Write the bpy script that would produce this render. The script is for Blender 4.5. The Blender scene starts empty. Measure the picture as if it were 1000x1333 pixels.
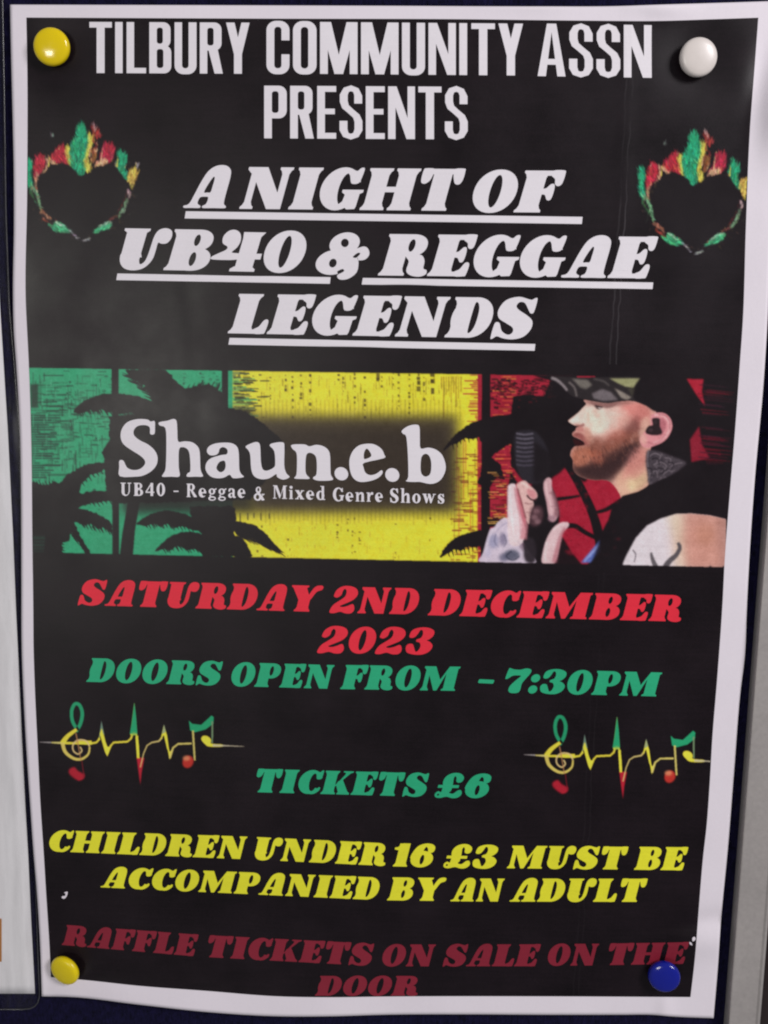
import bpy, math, random
import numpy as np
from mathutils import Vector, Euler, Matrix
from mathutils.geometry import delaunay_2d_cdt

S = bpy.context.scene
C = S.collection
R = math.radians

# ------------------------------------------------------------------ camera
CAM_LOC = np.array([0.01243, -0.30936, 0.05528])
CAM_ROT = (1.42034, -0.01394, 0.04097)
cd = bpy.data.cameras.new('camera')
cd.sensor_fit = 'VERTICAL'; cd.sensor_height = 24.0; cd.sensor_width = 18.0
cd.lens = 1400.0/1333.0*24.0
cd.clip_start = 0.01; cd.clip_end = 100
cam = bpy.data.objects.new('camera', cd); C.objects.link(cam)
cam.location = CAM_LOC.tolist(); cam.rotation_euler = CAM_ROT
S.camera = cam

# ------------------------------------------------------------------ world + lamps + exposure
w = bpy.data.worlds.new('World'); S.world = w; w.use_nodes = True
bg = w.node_tree.nodes['Background']
bg.inputs['Color'].default_value = (0.90, 0.90, 1.0, 1); bg.inputs['Strength'].default_value = 0.20
S.view_settings.view_transform = 'Standard'; S.view_settings.look = 'None'
S.cycles.filter_width = 2.1          # the phone picture is soft
S.view_settings.exposure = 0; S.view_settings.gamma = 1

def lamp(name, loc, target, size, power, colour):
    d = bpy.data.lights.new(name, 'AREA'); d.shape = 'RECTANGLE'
    d.size = size[0]; d.size_y = size[1]; d.energy = power; d.color = colour
    o = bpy.data.objects.new(name, d); C.objects.link(o)
    o.location = loc
    o.rotation_euler = (Vector(target)-Vector(loc)).to_track_quat('-Z', 'Y').to_euler()
    return o
lamp('key_lamp', (0.70, -0.70, 0.46), (0.03, 0, 0), (0.30, 0.34), 7.6, (1.0, 0.965, 0.985))  # unseen key lamp at upper right; pin and rail shadows fall left
lamp('glare_fill', (-0.55, -1.55, -0.02), (0, 0, 0), (0.26, 0.20), 5.0, (1.0, 0.975, 0.90))  # unseen fill lamp, added at left for the glare on the ink

# ------------------------------------------------------------------ measured positions -> the board plane (y = 0)
_M = np.array(Euler(CAM_ROT).to_matrix())
def at(px, py, h):
    """photo measurement -> point at distance h (metres) in front of the board plane"""
    px = np.asarray(px, float); py = np.asarray(py, float)
    d = np.stack([(px-500.0)/1400.0, (666.5-py)/1400.0, -np.ones_like(px)], -1) @ _M.T
    t = (-np.asarray(h)-CAM_LOC[1])/d[..., 1]
    return CAM_LOC + d*t[..., None]

def g2(px, py, cx, cy, sx, sy, ang=0.0):
    c, s = math.cos(ang), math.sin(ang)
    u = (px-cx)*c+(py-cy)*s; v = -(px-cx)*s+(py-cy)*c
    return np.exp(-0.5*((u/sx)**2+(v/sy)**2))
def H(px, py):
    """how far the sheet of paper stands off the board, in metres"""
    px = np.asarray(px, float); py = np.asarray(py, float)
    m = 1.0
    h = 1.5+0*px
    h = h + 0.5*np.sin(py/150.0+0.6)*np.exp(-((px-20)/90.0)**2)
    h = h + 1.5*g2(px, py, 300, 1345, 150, 40)                       # bottom edge bellies out between the pins
    h = h + 0.9*g2(px, py, 640, 1340, 110, 30)
    h = h + 1.1*g2(px, py, 480, 560, 260, 420)
    h = h + 3.2*g2(px, py, 1018, 150, 17, 42, 0.1)                   # crumple at the upper right edge
    h = h - 0.7*g2(px, py, 992, 95, 10, 30, 0.2)
    h = h + 0.8*g2(px, py, 1010, 330, 30, 110)
    h = h + 0.9*g2(px, py, 932, 1228, 30, 13, -0.1)
    h = h - 0.8*g2(px, py, 915, 1198, 60, 9, -0.15)
    h = h + 0.7*g2(px, py, 866, 1316, 8, 20)
    h = h + 0.7*g2(px, py, 76, 1288, 30, 6, -0.55)
    h = h - 0.5*g2(px, py, 62, 1262, 10, 34, 0.1)
    h = h + 0.5*g2(px, py, 120, 1290, 60, 16, 0.2)
    h = h + 0.9*g2(px, py, 860, 8, 26, 10) + 0.5*g2(px, py, 700, 4, 40, 10)
    h = h + 0.20*g2(px, py, 30, 90, 12, 30) + 0.25*g2(px, py, 24, 300, 14, 60)
    # handling buckles
    h = h + 0.075*np.sin(px/58.0+py/210.0)*np.sin(py/97.0+1.0)+0.05*np.sin(px/31.0-py/75.0+2)*np.sin(py/44.0)
    h = h + 0.12*g2(px, py, 120, 400, 14, 90, 0.12)-0.1*g2(px, py, 250, 420, 10, 120, -0.1)+0.08*g2(px, py, 560, 1190, 160, 9, 0.1)
    for cx, cy in ((66, 59), (909, 72), (86, 1264), (867, 1273)):   # pushed in at the pins
        h = h - 0.7*g2(px, py, cx, cy, 34, 34)
    # an old vertical fold
    fx = 817-0.035*(py-100)
    h = h + 0.09*np.exp(-0.5*((px-fx)/8.0)**2)*np.clip(1.2-py/900.0, 0, 1)
    return np.maximum(h, 0.75)*0.001*m

# ------------------------------------------------------------------ colour helpers
def lin(c):
    c = np.asarray(c, float)/255.0
    return np.where(c <= 0.04045, c/12.92, ((c+0.055)/1.055)**2.4)
ILL = 0.86
def alb(c):
    return np.clip(lin(c)/ILL-0.006, 0.004, 0.85)
INK = (23, 15, 20)

# ------------------------------------------------------------------ materials
def mat(name, colour=None, rough=0.5, spec=0.5, attr=None):
    m = bpy.data.materials.new(name); m.use_nodes = True
    nt = m.node_tree; b = nt.nodes['Principled BSDF']
    b.inputs['Roughness'].default_value = rough
    b.inputs['Specular IOR Level'].default_value = spec
    if colour is not None:
        b.inputs['Base Color'].default_value = (*[float(x) for x in colour], 1)
    return m, nt, b
def N(nt, t, **kw):
    n = nt.nodes.new(t)
    for k, v in kw.items(): setattr(n, k, v)
    return n
def objco(nt, scale=(1, 1, 1)):
    tc = N(nt, 'ShaderNodeTexCoord'); mp = N(nt, 'ShaderNodeMapping')
    mp.inputs['Scale'].default_value = scale
    nt.links.new(tc.outputs['Object'], mp.inputs['Vector'])
    return mp.outputs['Vector']
def noise(nt, vec, scale, detail=4, rough=0.55):
    n = N(nt, 'ShaderNodeTexNoise')
    n.inputs['Scale'].default_value = scale; n.inputs['Detail'].default_value = detail
    n.inputs['Roughness'].default_value = rough
    nt.links.new(vec, n.inputs['Vector']); return n.outputs['Fac']
def ramp(nt, fac, a, b, lo=0.0, hi=1.0):
    r = N(nt, 'ShaderNodeMapRange')
    r.inputs['From Min'].default_value = a; r.inputs['From Max'].default_value = b
    r.inputs['To Min'].default_value = lo; r.inputs['To Max'].default_value = hi
    nt.links.new(fac, r.inputs['Value']); return r.outputs['Result']
def bump(nt, b, fac, strength, dist):
    n = N(nt, 'ShaderNodeBump'); n.inputs['Strength'].default_value = strength
    n.inputs['Distance'].default_value = dist
    nt.links.new(fac, n.inputs['Height']); nt.links.new(n.outputs['Normal'], b.inputs['Normal'])
def mathn(nt, op, a, b=None, c=None):
    n = N(nt, 'ShaderNodeMath', operation=op)
    for i, v in enumerate((a, b, c)):
        if v is None: continue
        if isinstance(v, (int, float)): n.inputs[i].default_value = v
        else: nt.links.new(v, n.inputs[i])
    return n.outputs[0]
def mixc(nt, fac, a, b, mode='MIX'):
    n = N(nt, 'ShaderNodeMix', data_type='RGBA', blend_type=mode)
    for sck, v in ((n.inputs['Factor'], fac), (n.inputs['A'], a), (n.inputs['B'], b)):
        if isinstance(v, (int, float)): sck.default_value = v
        elif isinstance(v, (tuple, list, np.ndarray)): sck.default_value = (*[float(x) for x in v], 1)
        else: nt.links.new(v, sck)
    return n.outputs['Result']

def print_mat(name, colour=None, rough=0.42, mottle=0.25, spec=0.45, crease=False):
    """toner on paper: colour (or the mesh's own colour layer), fine grain, faint banding"""
    m, nt, b = mat(name, colour, rough, spec)
    v = objco(nt)
    grain = noise(nt, v, 2600, 3, 0.7)
    blot = noise(nt, v, 42, 5, 0.6)
    band = noise(nt, objco(nt, (60, 60, 1400)), 1.0, 2, 0.5)
    s = mathn(nt, 'ADD', ramp(nt, blot, 0.3, 0.7, -0.5, 0.5), ramp(nt, grain, 0.3, 0.7, -0.5, 0.5))
    s = mathn(nt, 'ADD', s, ramp(nt, band, 0.3, 0.7, -0.2, 0.2))
    s = mathn(nt, 'MULTIPLY_ADD', s, mottle, 1.0)
    if colour is None:
        a = N(nt, 'ShaderNodeVertexColor', layer_name='Col'); src = a.outputs['Color']
    else:
        src = tuple(colour)
    hsv = N(nt, 'ShaderNodeHueSaturation')
    nt.links.new(s, hsv.inputs['Value'])
    if colour is None: nt.links.new(src, hsv.inputs['Color'])
    else: hsv.inputs['Color'].default_value = (*[float(x) for x in colour], 1)
    out = hsv.outputs['Color']
    if crease:
        # toner rubbed off along the old fold
        sp = N(nt, 'ShaderNodeSeparateXYZ'); nt.links.new(v, sp.inputs[0])
        p0 = at(819, 103, 0.0015); p1 = at(802, 480, 0.0015); p2 = at(782, 740, .0015)
        k = (p2[0]-p0[0])/(p2[2]-p0[2])
        xx = mathn(nt, 'SUBTRACT', sp.outputs['X'], mathn(nt, 'MULTIPLY_ADD', sp.outputs['Z'], float(k), float(p0[0]-k*p0[2])))
        wob = ramp(nt, noise(nt, v, 120, 2), 0.3, 0.7, -0.0004, 0.0004)
        xx = mathn(nt, 'ADD', xx, wob)
        tot = None
        for off, wd, st in ((-0.0007, 0.00035, 0.7), (0.0009, 0.0003, 1.0)):
            d = mathn(nt, 'ABSOLUTE', mathn(nt, 'SUBTRACT', xx, off))
            f = ramp(nt, d, 0.0, wd, st, 0.0)
            tot = f if tot is None else mathn(nt, 'MAXIMUM', tot, f)
        patch = ramp(nt, noise(nt, objco(nt, (30, 30, 11)), 1.0, 4, 0.7), 0.42, 0.66)
        top = ramp(nt, sp.outputs['Z'], 0.02, 0.10, 0.12, 1.0)
        f = mathn(nt, 'MULTIPLY', mathn(nt, 'MULTIPLY', tot, patch), mathn(nt, 'MULTIPLY', top, 0.13))
        out = mixc(nt, f, out, (0.75, 0.7, 0.74))
    nt.links.new(out, b.inputs['Base Color'])
    nt.links.new(ramp(nt, blot, 0.25, 0.75, rough-0.05, rough+0.07), b.inputs['Roughness'])
    bump(nt, b, grain, 0.35, 0.00004)
    return m

M = {}
M['ink'] = print_mat('black_toner', lin(INK), 0.36, 0.65, 0.24, crease=True)
M['art'] = print_mat('colour_print', None, 0.36, 0.16, 0.24)
WHITE = (226, 218, 225)
for k, c in dict(white=WHITE, red=(222, 44, 62), green=(40, 165, 118), yellow=(238, 220, 50), maroon=(128, 34, 50)).items():
    M[k] = print_mat(k+'_print', alb(c), 0.5, 0.06 if k == 'white' else 0.13, 0.35)
def paper(name, c, rough=0.5, glow=0.35):
    m, nt, b = mat(name, c, rough, 0.35)
    v = objco(nt)
    n1 = noise(nt, v, 28, 4); n2 = noise(nt, v, 1500, 3, 0.7)
    s = mathn(nt, 'ADD', ramp(nt, n1, 0.3, 0.7, 0.965, 1.02), ramp(nt, n2, 0.3, 0.7, -0.015, 0.015))
    hsv = N(nt, 'ShaderNodeHueSaturation'); hsv.inputs['Color'].default_value = (*[float(x) for x in c], 1)
    nt.links.new(s, hsv.inputs['Value']); nt.links.new(hsv.outputs['Color'], b.inputs['Base Color'])
    n3 = noise(nt, objco(nt, (1, 1, 0.5)), 55, 5, 0.6)
    bb = N(nt, 'ShaderNodeBump'); bb.inputs['Strength'].default_value = 0.35; bb.inputs['Distance'].default_value = 0.0006
    nt.links.new(n3, bb.inputs['Height'])
    b2 = N(nt, 'ShaderNodeBump'); b2.inputs['Strength'].default_value = 0.3; b2.inputs['Distance'].default_value = 0.00003
    nt.links.new(n2, b2.inputs['Height']); nt.links.new(bb.outputs['Normal'], b2.inputs['Normal'])
    nt.links.new(b2.outputs['Normal'], b.inputs['Normal'])
    return m
M['paper'] = paper('white_paper', alb((222, 215, 222)))
M['card'] = paper('grey_white_paper', alb((226, 221, 222)))

# felt of the board
m, nt, b = mat('navy_felt', None, 0.95, 0.15)
v = objco(nt); n1 = noise(nt, v, 420, 6, 0.75); n2 = noise(nt, v, 90, 4)
n3 = noise(nt, objco(nt, (1, 1, 0.25)), 1500, 3, 0.8)
f = mathn(nt, 'ADD', mathn(nt, 'MULTIPLY', n1, 0.5), mathn(nt, 'MULTIPLY', n3, 0.5))
nt.links.new(mixc(nt, ramp(nt, f, 0.40, 0.66), (0.0012, 0.0011, 0.007), (0.011, 0.009, 0.048)), b.inputs['Base Color'])
b.inputs['Sheen Weight'].default_value = 0.06; b.inputs['Sheen Tint'].default_value = (0.35, 0.3, 1, 1)
bump(nt, b, f, 1.0, 0.0012)
M['felt'] = m
# aluminium / painted rail
m, nt, b = mat('brushed_rail', None, 0.5, 0.4)
b.inputs['Metallic'].default_value = 0.25
n1 = noise(nt, objco(nt), 900, 3); n2 = noise(nt, objco(nt), 45, 4)
f = mathn(nt, 'ADD', mathn(nt, 'MULTIPLY', n1, 0.45), mathn(nt, 'MULTIPLY', n2, 0.55))
nt.links.new(mixc(nt, ramp(nt, f, 0.35, 0.65), (0.36, 0.335, 0.32), (0.44, 0.41, 0.39)), b.inputs['Base Color'])
bump(nt, b, n1, 0.15, 0.0001)
M['rail'] = m
m, nt, b = mat('wall_paint', None, 0.8, 0.2)
nt.links.new(mixc(nt, noise(nt, objco(nt), 30), (0.020, 0.014, 0.014), (0.034, 0.024, 0.024)), b.inputs['Base Color'])
M['wall'] = m
def plastic(name, c, rough=0.14):
    m, nt, b = mat(name, None, rough, 0.5)
    n1 = noise(nt, objco(nt), 260, 4)
    c = np.array(c)
    nt.links.new(mixc(nt, n1, c*0.93, c*1.05), b.inputs['Base Color'])
    b.inputs['Subsurface Weight'].default_value = 0.0
    nt.links.new(ramp(nt, noise(nt, objco(nt), 700, 3), 0.3, 0.7, rough-0.04, rough+0.06), b.inputs['Roughness'])
    bump(nt, b, n1, 0.06, 0.0002)
    return m
M['pin_yellow'] = plastic('yellow_plastic', alb((226, 196, 22)))
M['pin_amber'] = plastic('amber_yellow_plastic', alb((238, 200, 22)), 0.3)
M['pin_white'] = plastic('white_plastic', alb((214, 206, 200)), 0.3)
M['pin_blue'] = plastic('blue_plastic', (0.005, 0.012, 0.28), 0.16)
m, nt, b = mat('pin_steel', (0.55, 0.54, 0.52), 0.3); b.inputs['Metallic'].default_value = 1.0
nt.links.new(ramp(nt, noise(nt, objco(nt), 900), 0.3, 0.7, 0.22, 0.4), b.inputs['Roughness'])
M['steel'] = m
# clear film
m = bpy.data.materials.new('clear_film'); m.use_nodes = True; nt = m.node_tree; nt.nodes.clear()
o = N(nt, 'ShaderNodeOutputMaterial'); mx = N(nt, 'ShaderNodeMixShader'); tr = N(nt, 'ShaderNodeBsdfTransparent')
gl = N(nt, 'ShaderNodeBsdfPrincipled'); gl.inputs['Base Color'].default_value = (0.10, 0.10, 0.098, 1); gl.inputs['Roughness'].default_value = 0.22
tr.inputs['Color'].default_value = (0.985, 0.985, 0.985, 1)
fr = N(nt, 'ShaderNodeFresnel'); fr.inputs['IOR'].default_value = 1.5
cl = noise(nt, objco(nt, (1, 1, 0.12)), 420, 3)
nt.links.new(ramp(nt, cl, 0.35, 0.7, 0.035, 0.11), mx.inputs[0])
nt.links.new(tr.outputs[0], mx.inputs[1]); nt.links.new(gl.outputs[0], mx.inputs[2]); nt.links.new(mx.outputs[0], o.inputs[0])
bp = N(nt, 'ShaderNodeBump'); bp.inputs['Strength'].default_value = 0.5; bp.inputs['Distance'].default_value = 0.001
nt.links.new(noise(nt, objco(nt, (1, 1, 0.15)), 160, 2), bp.inputs['Height']); nt.links.new(bp.outputs[0], gl.inputs['Normal'])
M['film'] = m
M['seam'], nt, b = mat('film_seam', (0.045, 0.045, 0.05), 0.2, 0.6)
nt.links.new(mixc(nt, noise(nt, objco(nt), 300), (0.02, 0.02, 0.024), (0.08, 0.08, 0.085)), b.inputs['Base Color'])

# ------------------------------------------------------------------ object helpers
def link_mesh(name, verts, faces, material, parent=None, smooth=False, cols=None, label=None):
    me = bpy.data.meshes.new(name)
    me.from_pydata([tuple(map(float, p)) for p in verts] if not isinstance(verts, np.ndarray) else verts.tolist(), [], faces if not isinstance(faces, np.ndarray) else faces.tolist())
    if cols is not None:
        a = me.color_attributes.new('Col', 'FLOAT_COLOR', 'POINT')
        c4 = np.ones((len(cols), 4), np.float32); c4[:, :3] = cols
        a.data.foreach_set('color', c4.ravel())
    me.materials.append(material); me.update()
    if smooth: me.polygons.foreach_set('use_smooth', [True]*len(me.polygons))
    o = bpy.data.objects.new(name, me); C.objects.link(o)
    if parent:
        o.parent = parent
        o.matrix_parent_inverse = Matrix.Translation(-Vector(parent.location)) if parent.rotation_euler == Euler((0, 0, 0)) else parent.matrix_world.inverted()
    if label: o['label'] = label
    return o
def thing(name, label, cat, loc, group=None):
    o = bpy.data.objects.new(name, None); C.objects.link(o)
    o.empty_display_size = 0.01; o.location = loc
    o['label'] = label; o['category'] = cat
    if group: o['group'] = group
    return o

# ------------------------------------------------------------------ the board, its rail, the wall
top = [0, 0, 0]
board = thing('notice_board', 'navy felt notice board with a thin grey rail down its right side', 'notice board', (0, 0.0, -0.2))
def sheet_grid(x0, x1, z0, z1, nx, nz, y):
    xs = np.linspace(x0, x1, nx); zs = np.linspace(z0, z1, nz)
    X, Z = np.meshgrid(xs, zs); V = np.stack([X, np.full_like(X, y), Z], -1).reshape(-1, 3)
    F = [(r*nx+c, r*nx+c+1, (r+1)*nx+c+1, (r+1)*nx+c) for r in range(nz-1) for c in range(nx-1)]
    return V, F
# rail: lies along a measured line, 4 mm proud of the felt
RH = 0.0050
A = at(949, 1333, RH); B = at(998, 700, RH); A2 = at(988.5, 1333, RH)
dirv = (B-A)/np.linalg.norm(B-A)
side = np.cross(dirv, np.array([0, -1.0, 0])); side /= np.linalg.norm(side)
if side[0] < 0: side = -side
wid = abs(np.dot(A2-A, side))
p0 = A - dirv*0.10; L = 0.62
prof = [(0, 0.0), (0, RH-0.0004), (0.0001, RH-0.0001), (0.0004, RH), (wid-0.0012, RH), (wid-0.0006, RH+0.0004), (wid, RH+0.0004), (wid+0.0002, RH), (wid+0.0002, 0.0)]
V = []; 
for t in (0, L):
    for s_, h_ in prof:
        q = p0 + dirv*t + side*s_; V.append((q[0], -h_, q[2]))
n = len(prof)
F = [(i, i+1, n+i+1, n+i) for i in range(n-1)] + [tuple(range(n))[::-1], tuple(range(n, 2*n))]
link_mesh('rail', V, F, M['rail'], board)
# felt panel as a box ending under the rail
e0 = p0+side*(wid*0.5); e1 = p0+dirv*L+side*(wid*0.5)
xl = -0.32
V = [(xl, 0, e0[2]), (e0[0], 0, e0[2]), (e1[0], 0, e1[2]), (xl, 0, e1[2])]
V += [(a, 0.012, c) for a, _, c in V]
F = [(0, 1, 2, 3), (7, 6, 5, 4), (0, 4, 5, 1), (1, 5, 6, 2), (2, 6, 7, 3), (3, 7, 4, 0)]
link_mesh('felt_panel', V, F, M['felt'], board)
V, F = sheet_grid(-1.2, 1.2, -1.2, 1.2, 9, 9, 0.0125)
o = link_mesh('wall', V, F, M['wall']); o['kind'] = 'structure'; o['label'] = 'dark wall behind the notice board'

# ------------------------------------------------------------------ curve tables of the sheet's edges (x or y measured along the edge)
def tab(*p):
    a = np.array(p, float); return a[:, 0], a[:, 1]
def smooth_interp(t, xs, ys):
    """natural-looking cubic (Catmull-Rom slopes) through a table"""
    d = np.gradient(ys, xs)
    i = np.clip(np.searchsorted(xs, t)-1, 0, len(xs)-2)
    h = xs[i+1]-xs[i]; u = np.clip((t-xs[i])/h, -0.5, 1.5)
    u2, u3 = u*u, u*u*u
    return (2*u3-3*u2+1)*ys[i]+(u3-2*u2+u)*h*d[i]+(-2*u3+3*u2)*ys[i+1]+(u3-u2)*h*d[i+1]
PL = tab((6, 13.2), (70, 14.5), (150, 16.5), (220, 18), (290, 18.3), (390, 17), (430, 18), (480, 21.5), (560, 26), (640, 27.5), (760, 28), (840, 28.3), (950, 33), (1050, 39.5), (1100, 43), (1160, 48), (1230, 52.3), (1297, 54.5))
PR = tab((0, 1019), (80, 1015.5), (170, 1010), (300, 1004), (430, 998.5), (500, 994), (620, 983), (720, 976), (800, 972), (850, 970), (900, 964), (1000, 956), (1100, 948), (1200, 938.5), (1260, 934.5), (1325, 929))
PT = tab((13.2, 6), (200, 6.5), (500, 7.5), (700, 8.3), (800, 8), (860, 6), (920, 4.2), (1019, 1))
PB = tab((54.5, 1297), (95, 1298), (178, 1307.5), (270, 1317.5), (362, 1323), (430, 1323), (500, 1321), (620, 1320.5), (710, 1321), (810, 1321), (848, 1321), (876, 1323.3), (929, 1325.5))
IL = tab((22.5, 34.5), (100, 35.8), (250, 35.5), (400, 34), (430, 35.5), (480, 38), (580, 41), (700, 42.3), (800, 43.5), (840, 43.8), (900, 45.7), (970, 49), (1050, 53), (1110, 57), (1160, 60), (1240, 65), (1272, 66.3))
IR = tab((23, 987.3), (80, 983), (170, 976.3), (300, 971), (420, 967), (470, 963.5), (560, 957), (650, 949.5), (730, 943.5), (780, 941), (880, 934), (960, 927.5), (1020, 924), (1080, 919.5), (1110, 916), (1180, 910), (1250, 904.5), (1298, 899))
IT = tab((34.5, 22.8), (200, 23.6), (360, 24.3), (600, 25), (760, 26.8), (860, 27.2), (930, 25), (987.3, 23))
IB = tab((66.3, 1272), (113, 1276), (178, 1283), (270, 1290), (362, 1297), (430, 1298.2), (500, 1297.3), (710, 1297), (899, 1298))
def coons(Lt, Rt, Tt, Bt, nu, nv):
    """px, py of a nu x nv patch whose four edges are the tables"""
    u = np.linspace(0, 1, nu)[None, :]; v = np.linspace(0, 1, nv)[:, None]
    ly = Lt[0][0]+(Lt[0][-1]-Lt[0][0])*v; ry = Rt[0][0]+(Rt[0][-1]-Rt[0][0])*v
    lx = smooth_interp(ly, *Lt); rx = smooth_interp(ry, *Rt)
    tx = Tt[0][0]+(Tt[0][-1]-Tt[0][0])*u; bx = Bt[0][0]+(Bt[0][-1]-Bt[0][0])*u
    ty = smooth_interp(tx, *Tt); by = smooth_interp(bx, *Bt)
    out = []
    for l, r, t, b in ((lx, rx, tx, bx), (ly, ry, ty, by)):
        bil = (1-u)*(1-v)*l[0, 0]+u*(1-v)*r[0, 0]+(1-u)*v*l[-1, 0]+u*v*r[-1, 0]
        out.append((1-u)*l+u*r+(1-v)*t+v*b-bil)
    return out
def quads(nu, nv, off=0):
    i = np.arange(nv-1)[:, None]*nu+np.arange(nu-1)[None, :]
    return np.stack([i, i+nu, i+nu+1, i+1], -1).reshape(-1, 4)+off
poster = thing('poster', 'black event poster with white border and coloured lettering, held by four pins', 'poster', at(500, 1322, 0.0012).tolist())
nu, nv = 250, 320
PX, PY = coons(PL, PR, PT, PB, nu, nv)
front = at(PX, PY, H(PX, PY)).reshape(-1, 3)
back = front+np.array([0, 0.00016, 0])
ring = list(range(nu))+[r*nu+nu-1 for r in range(1, nv)]+[(nv-1)*nu+c for c in range(nu-2, -1, -1)]+[r*nu for r in range(nv-2, 0, -1)]
q = quads(nu, nv).tolist(); off = nu*nv
q += [(a+off, d+off, c+off, b_+off) for a, b_, c, d in quads(nu, nv).tolist()]
q += [(ring[i], ring[(i+1) % len(ring)], ring[(i+1) % len(ring)]+off, ring[i]+off) for i in range(len(ring))]
link_mesh('paper_sheet', np.vstack([front, back]), q, M['paper'], poster, smooth=True)
nu, nv = 236, 320
PX, PY = coons(IL, IR, IT, IB, nu, nv)
LAY = 0.00005
link_mesh('black_print', at(PX, PY, H(PX, PY)+LAY).reshape(-1, 3), quads(nu, nv), M['ink'], poster, smooth=True)

# ------------------------------------------------------------------ flat shapes with exact unions and cut-outs
def cat(pts, k=4):
    """closed Catmull-Rom through pts"""
    p = np.array(pts, float); n = len(p); out = []
    for i in range(n):
        a, b, c, d = p[i-1], p[i], p[(i+1) % n], p[(i+2) % n]
        for j in range(k):
            t = j/k
            out.append(0.5*((2*b)+(c-a)*t+(2*a-5*b+4*c-d)*t*t+(3*b-a-3*c+d)*t**3))
    return np.array(out)
def ell(cx, cy, rx, ry, n=36, rot=0.0, e=2.0):
    t = np.linspace(0, 2*np.pi, n, endpoint=False)
    c, s = np.cos(t), np.sin(t)
    x = rx*np.sign(c)*np.abs(c)**(2/e); y = ry*np.sign(s)*np.abs(s)**(2/e)
    return np.stack([cx+x*math.cos(rot)-y*math.sin(rot), cy+x*math.sin(rot)+y*math.cos(rot)], 1)
def rc(x0, y0, x1, y1): return np.array([(x0, y0), (x1, y0), (x1, y1), (x0, y1)], float)
def rr(x0, y0, x1, y1, r, n=7):
    r = min(r, (x1-x0)/2-1e-3, (y1-y0)/2-1e-3); o = []
    for cx, cy, a in ((x1-r, y1-r, 0), (x0+r, y1-r, 90), (x0+r, y0+r, 180), (x1-r, y0+r, 270)):
        for j in range(n):
            t = R(a+90*j/(n-1)); o.append((cx+r*math.cos(t), cy+r*math.sin(t)))
    return np.array(o)
def pg(*p): return np.array(p, float)
def stroke(pts, w0, w1=None, smooth=True):
    """a tapering pen stroke as one outline"""
    w1 = w0 if w1 is None else w1
    p = np.array(pts, float)
    if smooth and len(p) > 2:
        q = []
        for i in range(len(p)-1):
            a = p[max(i-1, 0)]; b = p[i]; c = p[i+1]; d = p[min(i+2, len(p)-1)]
            for j in range(6):
                t = j/6; q.append(0.5*((2*b)+(c-a)*t+(2*a-5*b+4*c-d)*t*t+(3*b-a-3*c+d)*t**3))
        q.append(p[-1]); p = np.array(q)
    d = np.gradient(p, axis=0); d /= np.linalg.norm(d, axis=1)[:, None]+1e-9
    nrm = np.stack([-d[:, 1], d[:, 0]], 1); w = np.linspace(w0, w1, len(p))[:, None]/2
    return np.vstack([p+nrm*w, (p-nrm*w)[::-1]])

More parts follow.
